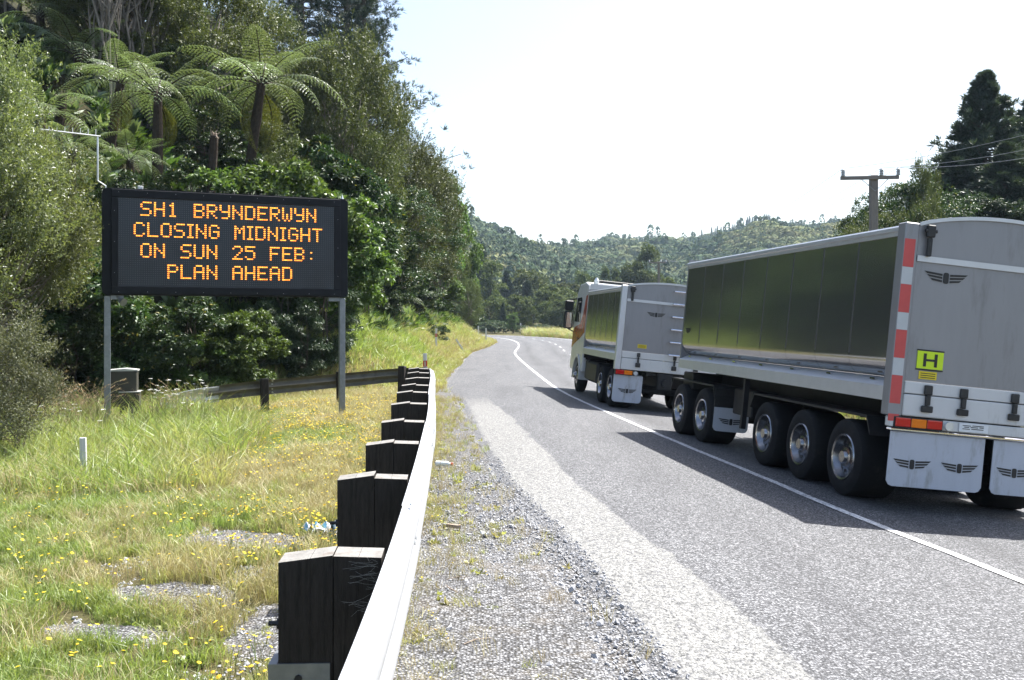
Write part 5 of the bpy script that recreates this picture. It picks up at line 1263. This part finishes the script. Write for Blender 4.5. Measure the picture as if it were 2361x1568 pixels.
def flower(seed, h, R, nst):
    r = random.Random(seed); b = MB()
    for k in range(nst):
        x, y = r.uniform(-.05, .05), r.uniform(-.05, .05); hh = h * r.uniform(.7, 1.15); lx, ly = r.uniform(-.06, .06), r.uniform(-.06, .06)
        b.cur = 0; b.tube([(x, y, -.02), (x + lx * .4, y + ly * .4, hh * .55), (x + lx, y + ly, hh)], .0016, 3, False)
        b.cur = 1; head(b, (x + lx, y + ly, hh), (.25 + r.uniform(-.25, .25), .2 + r.uniform(-.25, .25), 1), R * r.uniform(.8, 1.15))
    return b.mesh('flower', [M['grass'], M['petal']])
def umbel(seed, h):
    r = random.Random(seed); b = MB(); b.cur = 0; lx = r.uniform(-.1, .1); b.tube([(0, 0, 0), (lx * .5, 0, h * .6), (lx, 0, h)], .003, 4, False); b.cur = 1
    for k in range(16):
        a, d = r.uniform(0, 6.28), .04 * r.random() ** .5; head(b, (lx + d * math.cos(a), d * math.sin(a), h + .01 - d * .2), (0, 0, 1), .011, 4)
    return b.mesh('umbel', [M['grass'], M['whiteflower']])
def seedgrass(seed, h, n=5):
    r = random.Random(seed); b = MB()
    for k in range(n):
        a = r.uniform(0, 6.28); dx, dy = math.cos(a), math.sin(a); H = h * r.uniform(.7, 1.1); q = H * r.uniform(.25, .6)
        P = [Vector((dx * q * t ** 2.2, dy * q * t ** 2.2, H * (t - .18 * t ** 4))) for t in (0, .35, .65, .85, 1)]; b.cur = 0; b.tube(P, [.003, .0025, .002, .0015, .001], 3, False); b.cur = 1
        for j in range(22):
            t = .7 + .3 * j / 22; i0 = P[3].lerp(P[4], (t - .7) / .3) if t > .85 else P[2].lerp(P[4], (t - .65) / .35); s = Vector((r.uniform(-1, 1), r.uniform(-1, 1), -.6)) * .035
            b.add([i0, i0 + s * .5 + Vector((.005, 0, 0)), i0 + s, i0 + s * .5 - Vector((.005, 0, 0))], [(0, 1, 2, 3)])
    return b.mesh('seed_grass', [M['drygrass'], M['seed']])
def rosette(seed, n, L, m):
    r = np.random.default_rng(seed); a = r.uniform(0, 6.28, n); el = r.uniform(.15, .9, n); D = np.stack([np.cos(a) * np.cos(el), np.sin(a) * np.cos(el), np.sin(el)], 1); return leaf_mesh('weed', D * .01, D, r.uniform(.6, 1.1, n) * L, L * .3, r, M[m])
GP_ = [blades(1, 30, .12, .006, .09, .7, 0).mesh('grass', M['grass']), blades(2, 26, .17, .006, .10, .8, 0).mesh('grass', M['grass']), blades(3, 26, .09, .007, .1, 1.0, 0).mesh('grass', M['grass']),
       blades(4, 26, .17, .0038, .10, .9, 0).mesh('grass', M['drygrass']), blades(5, 22, .26, .0036, .1, .8, 0).mesh('grass', M['drygrass']), rosette(6, 11, .10, 'grass'),
       blades(7, 16, .42, .011, .12, .8, 0).mesh('grass', M['grass']), blades(8, 18, .55, .012, .14, .9, 0).mesh('grass', M['grass']), blades(9, 18, .40, .008, .12, .8, 0).mesh('grass', M['drygrass'])]
rng = np.random.default_rng(5)
def region(n, x0, x1, y0, y1, keep):
    x, y = rng.uniform(x0, x1, n), rng.uniform(y0, y1, n); k = keep(x, y); return x[k], y[k]
BARE = [(-2.1, 8.0, .62, .5), (-2.2, 6.35, .48, .32), (-2.25, 5.6, .42, .2), (-1.5, 8.5, .34, .4), (-1.3, 5.6, .3, .55)]
def bareness(x, y):
    b = np.zeros_like(x)
    for cx, cy, a, c in BARE: b = np.maximum(b, 1 - np.hypot((x - cx) / a, (y - cy + (x - cx) * .25) / c))
    return b + (fbm(x, y, .25, 2) - .5) * .5
def visible(x, y, m=.06): return (x > (-.515 - m) * y - .3)
def dryness(x, y): return np.clip(sstep(-.33, -.12, x / np.maximum(y, 1) + (fbm(x, y, 2.2) - .5) * .6) * .75 + (fbm(x, y, .6) - .5) * 1.1 + .03 - .05 * (1 - sstep(6, 10, y)), 0, 1)
X, Y, I, S, T = [], [], [], [], []
for (n, y0, y1) in ((52000, 2.6, 8.5), (60000, 8.5, 15), (60000, 15, 27)):
    x, y = region(n, -15, -.55, y0, y1, lambda a, b: visible(a, b) & (a < railx(np.clip(b, -3, 24)) - .12) & (toe_d(a, b) < .8))
    k = bareness(x, y) < .05; k |= rng.random(len(x)) < .09; x, y = x[k], y[k]; thin = bareness(x, y) > .05
    k = rng.random(len(x)) < (.45 + .8 * fbm(x, y, .5)); x, y, thin = x[k], y[k], thin[k]
    d = dryness(x, y); u = rng.random(len(x)); i = np.where(u < d * .75, rng.integers(3, 5, len(x)), rng.integers(0, 3, len(x))); i = np.where(rng.random(len(x)) < .13, 5, i)
    tall = (x / y < -.27 + .14 * (fbm(x, y, 1.5) - .5)) & (y > 10.5) & (rng.random(len(x)) < .17) | ((y > 15) & (x < -4.6) & (x > -6.4) & (y < 18.5) & (rng.random(len(x)) < .15))
    i = np.where(tall, rng.integers(6, 9, len(x)), i)
    s = rng.uniform(.55, 1.1, len(x)) * (.85 + .35 * sstep(8, 20, y)) * np.where(x > railx(np.clip(y, -3, 24)) - .7, .6, 1)
    s = np.where(thin, s * .55, s); i = np.where(thin & (rng.random(len(x)) < .6), 3, i)
    X.append(x); Y.append(y); I.append(i); S.append(s); T.append(np.clip(d * .8 + rng.normal(size=len(x)) * .15, 0, 1))
X, Y, I, S, T = map(np.concatenate, (X, Y, I, S, T)); print('grass clumps', len(X))
def rots(n, tilt=.15): return np.stack([rng.normal(size=n) * tilt, rng.normal(size=n) * tilt, rng.uniform(0, 6.28, n)], 1)
scatter('grass', np.stack([X, Y, ground(X, Y)], 1), I, S, rots(len(X)), T, GP_, label='green and straw coloured grass on the verge', category='grass')
# bare stony patches showing through the turf
for q, (cx, cy, a, c) in enumerate(BARE):
    n = 22; rr_ = np.array([1 + .5 * (fbm(np.array([math.cos(t) * 2 + q * 5.]), np.array([math.sin(t) * 2.]), .8)[0] - .5) for t in np.linspace(0, 2 * math.pi, n, endpoint=False)])
    v, f = [], []
    for ring in (0, .35, .7, 1.05):
        for k in range(n):
            t = 2 * math.pi * k / n; x = cx + a * ring * rr_[k] * math.cos(t); y = cy + c * ring * rr_[k] * math.sin(t) - (x - cx) * .25; v.append((x, y, gz(x, y) + .012 - .012 * (ring > 1)))
    for ring in range(3):
        for k in range(n): f.append((ring * n + k, ring * n + (k + 1) % n, (ring + 1) * n + (k + 1) % n, (ring + 1) * n + k))
    link('gravel_patch', newmesh('gravel_patch', v, f, True, [M['gravel']]), kind='structure')
# yellow flowers
FP = [flower(1, .17, .0115, 2), flower(2, .20, .012, 3), flower(3, .14, .011, 2), flower(4, .19, .013, 1)]
def fkeep(a, b): return visible(a, b) & (a < railx(np.clip(b, -3, 24)) - .1) & (toe_d(a, b) < -.3) & (rng.random(len(a)) < np.clip((.14 + .70 * sstep(-.36, -.16, a / b + (fbm(a, b, 1.5) - .5) * .3)) * (.1 + 1.5 * fbm(a, b, .8) ** 1.3) * np.where(b < 9, 1.5, .85), 0, 1)) & (bareness(a, b) < .2)
x, y = region(15000, -11, -.6, 3, 24, fkeep); print('flowers', len(x))
scatter('yellow_flowers', np.stack([x, y, ground(x, y)], 1), rng.integers(0, 4, len(x)), rng.uniform(.75, 1.15, len(x)) * (1 + .15 * sstep(8, 20, y)), rots(len(x), .1), np.zeros(len(x)), FP, label='small yellow daisy-like flowers scattered through the grass', category='flowers')
# tall seeding grass and white umbels at the left
SP = [seedgrass(1, 1.15, 5), seedgrass(2, 1.35, 4), seedgrass(3, 1.0, 6), umbel(4, .75), umbel(5, .9), blades(11, 18, .8, .012, .15, .7, 0).mesh('grass', M['grass']), blades(12, 16, .65, .013, .15, .9, 0).mesh('grass', M['grass'])]
p1 = np.array([Pt(U, 900, Z)[:2] for U, Z in [(rng.uniform(80, 240), rng.uniform(15.5, 19)) for _ in range(95)]]); i1 = rng.choice([0, 1, 2, 5, 6, 5], len(p1))
p2 = np.array([Pt(U, 900, Z)[:2] for U, Z in [(rng.uniform(320, 470), rng.uniform(17.5, 20.5)) for _ in range(70)]]); i2 = rng.choice([3, 4, 3, 4, 6, 5, 2], len(p2))
p3 = np.array([Pt(U, 900, Z)[:2] for U, Z in [(rng.uniform(10, 240), rng.uniform(13, 17)) for _ in range(60)]]); i3 = rng.choice([3, 5, 6, 6], len(p3))
pp = np.concatenate([p1, p2, p3]); ii = np.concatenate([i1, i2, i3]); n = len(pp)
scatter('tall_seed_grass', np.stack([pp[:, 0], pp[:, 1], ground(pp[:, 0], pp[:, 1])], 1), ii, rng.uniform(.7, 1.1, n), rots(n, .12), rng.uniform(0, .5, n), SP, label='tall seeding grass and white flower heads round the legs of the message board', category='grass')
# grass on the cutting and along the far verges
BP = [blades(21, 24, .42, .022, .25, .9, 0).mesh('grass', M['grass']), blades(22, 22, .6, .024, .28, .9, 0).mesh('grass', M['grass']), blades(23, 22, .6, .02, .25, .9, 0).mesh('grass', M['drygrass']), blades(24, 20, .32, .02, .22, .8, 0).mesh('grass', M['drygrass'])]
x, y = region(60000, -12, 1, 24, 150, lambda a, b: (toe_d(a, b) < 3.6 + 1.6 * (fbm(a, b, 4) - .5)) & (a < Lx(b) + edge_s(b) - .15 + .5 * (fbm(a, b, 1.2) - .5)) & (a > -9) & ~((b < 27) & (a > -2.3)) & ((b > 27) | (toe_d(a, b) > -2)))
k = rng.random(len(x)) < np.where(y > 60, .55, 1.0); x, y = x[k], y[k]
dt = toe_d(x, y); d = np.clip(.60 - .22 * dt + (fbm(x, y, 3) - .5) * 1.2 + .25 * sstep(50, 80, y), 0, 1); low = dt < .2
i = np.where(rng.random(len(x)) < d * .8, np.where(low, 3, rng.integers(2, 4, len(x))), np.where(low, 0, rng.integers(0, 2, len(x)))); print('bank', len(x))
scatter('bank_grass', np.stack([x, y, ground(x, y)], 1), i, rng.uniform(.5, 1.05, len(x)) * np.where(low, .6, 1) * (1 + .3 * sstep(50, 100, y)), rots(len(x), .2), np.clip(d * .7, 0, 1), BP, label='rank green and straw grass on the roadside cutting', category='grass')
x, y = region(60000, 2, 40, 30, 260, lambda a, b: (a > Lx(b) + ROADW + .3) & (a < Lx(b) + ROADW + 9 + 14 * sstep(120, 160, b)) & (b < 215))
i = rng.integers(0, 4, len(x)); scatter('far_verge_grass', np.stack([x, y, ground(x, y)], 1), i, rng.uniform(.8, 1.6, len(x)) * (1 + .4 * sstep(90, 150, y)), rots(len(x), .2), rng.uniform(0, .6, len(x)), BP, label='yellow-green grass along the far side of the road', category='grass')
# low ground cover on the slope floor
x, y = region(9000, -40, -4, 23, 110, lambda a, b: (toe_d(a, b) > 2.2) & (toe_d(a, b) < 16) & (a > -.56 * b - 1))
UP = [rosette(31, 26, .42, 'broad'), rosette(32, 30, .5, 'broad_light'), rosette(33, 24, .5, 'frond')]
scatter('undergrowth', np.stack([x, y, ground(x, y) + .15], 1), rng.integers(0, 3, len(x)), rng.uniform(.7, 1.8, len(x)), rots(len(x), .3), np.zeros(len(x)), UP, label='leafy undergrowth covering the floor of the slope', category='undergrowth')
# sprigs of dry grass, weeds and flowers on the shoulder
x, y = region(9000, -2.4, 2.0, 2.5, 24, lambda a, b: (a > railx(b) - .05) & (a < Lx(b) + edge_s(b)) & (rng.random(len(a)) < np.clip(1.15 * np.exp(-(a - railx(b) - .12) / .30) + .10 * (fbm(a, b, .5) > .56), 0, 1)))
i = rng.choice([3, 4, 3, 2, 0, 5], len(x)); print('shoulder', len(x))
scatter('shoulder_weeds', np.stack([x, y, np.full(len(x), .0)], 1), i, rng.uniform(.3, .75, len(x)), rots(len(x), .3), rng.uniform(.3, 1, len(x)), GP_, label='dry grass and weeds growing through the shoulder gravel', category='grass')
x, y = region(900, -2.0, 1.4, 2.5, 16, lambda a, b: (a > railx(b) + .08) & (a < Lx(b) + edge_s(b) - .1) & (rng.random(len(a)) < np.clip(np.exp(-(a - railx(b)) / .5), 0, 1) * .5))
scatter('shoulder_flowers', np.stack([x, y, np.zeros(len(x))], 1), rng.integers(0, 4, len(x)), rng.uniform(.4, .7, len(x)), rots(len(x), .2), np.zeros(len(x)), FP, label='yellow flowers in the gravel beside the guardrail', category='flowers')
# loose stones
def stone(seed):
    r = np.random.default_rng(seed); import bmesh
    bm = bmesh.new(); bmesh.ops.create_icosphere(bm, subdivisions=1, radius=1)
    for v in bm.verts: v.co *= r.uniform(.7, 1.15)
    me = bpy.data.meshes.new('stone'); bm.to_mesh(me); bm.free(); me.materials.append(M['stone'])
    me.transform(Matrix.Diagonal((1, r.uniform(.6, .9), r.uniform(.45, .7), 1))); return me
ST = [stone(k) for k in range(6)]
x, y = region(46000, -1.4, 2.4, 2.6, 13, lambda a, b: (a > railx(b) + .02) & (a < Lx(b) + edge_s(b) + .12) & (rng.random(len(a)) < np.clip(1.3 - b / 14, .1, 1)))
x2, y2 = region(9000, -3, -.9, 4.5, 9.5, lambda a, b: bareness(a, b) > .1); z = np.concatenate([np.full(len(x), .004), ground(x2, y2)]); x, y = np.concatenate([x, x2]), np.concatenate([y, y2])
print('stones', len(x))
sc_ = rng.gamma(4, .0018, len(x)) + .0025; big = rng.random(len(x)) < .012; sc_ = np.where(big, sc_ * 2.2, sc_)
scatter('gravel', np.stack([x, y, z + sc_ * .2], 1), rng.integers(0, 6, len(x)), sc_, rots(len(x), .6), np.zeros(len(x)), ST, label='loose grey stones on the shoulder', category='gravel')
# forest on the far hills
def hill_crown(seed, n, kind):
    r = np.random.default_rng(seed)
    if kind == 'round': d = rdir(r, n); d[:, 2] = np.abs(d[:, 2]); P = d * r.uniform(.8, 1, (n, 1)) * np.array([1, 1, .8]); D = np.cross(d, rdir(r, n)); L, Wd = .5, .34; nr = d
    else: z = r.uniform(0, 1, n) ** 1.4; a = r.uniform(0, 6.28, n); rd = (1 - z) * .55; P = np.stack([np.cos(a) * rd, np.sin(a) * rd, z * 2.2], 1); D = np.stack([np.cos(a), np.sin(a), np.full(n, -.6)], 1); nr = np.stack([np.cos(a), np.sin(a), np.full(n, .4)], 1); L, Wd = .34, .22
    return leaf_mesh('canopy', P, D, L, Wd, r, M['hillcanopy'], .05, nr, .35)
HP = [hill_crown(1, 150, 'round'), hill_crown(2, 150, 'round'), hill_crown(3, 130, 'round'), hill_crown(4, 110, 'cone')]
n1, n2 = 26000, 4500
u = np.concatenate([rng.uniform(1030, 2080, n1), rng.uniform(-1200, 3600, n2)]); t = np.concatenate([rng.uniform(.0, 1.0, n1) ** .9, rng.uniform(0, 1, n2)]); k = ~((t > .955) & (u > 1585) & (u < 1785)); u, t = u[k], t[k]
X, Y, Z = hill_pt(u, t); n = len(X); pat = fbm(X, Y, 70, 3)
i = np.where(rng.random(n) < np.where(pat > .58, .16, .03), 3, rng.integers(0, 3, n)); s = rng.uniform(1.8, 4.2, n) * (1 + .3 * (pat > .5)); s = np.where(rng.random(n) < .06, s * 1.7, s); s = np.where(t > .97, s * .8, s)
scatter('hill_forest', np.stack([X, Y, Z - .5], 1), i, s, rots(n, .08), np.clip((fbm(X, Y, 60, 4) - .44) * 5 + rng.normal(size=n) * .22, 0, 1) * (i < 3), HP, label='forest covering the distant hills', category='forest')
# air: thin haze over the whole valley
b = MB(); b.box(-1500, 1700, -60, 1250, -8, 165); o = b.obj('haze', []); o['kind'] = 'stuff'; o.data.materials.clear()
hm = bpy.data.materials.new('haze_air'); hm.use_nodes = True; t_ = hm.node_tree; t_.nodes.clear(); pv = t_.nodes.new('ShaderNodeVolumePrincipled'); om = t_.nodes.new('ShaderNodeOutputMaterial')
pv.inputs['Color'].default_value = (.62, .8, 1, 1); pv.inputs['Density'].default_value = .00017; pv.inputs['Anisotropy'].default_value = 0; t_.links.new(pv.outputs[0], om.inputs['Volume']); o.data.materials.append(hm)
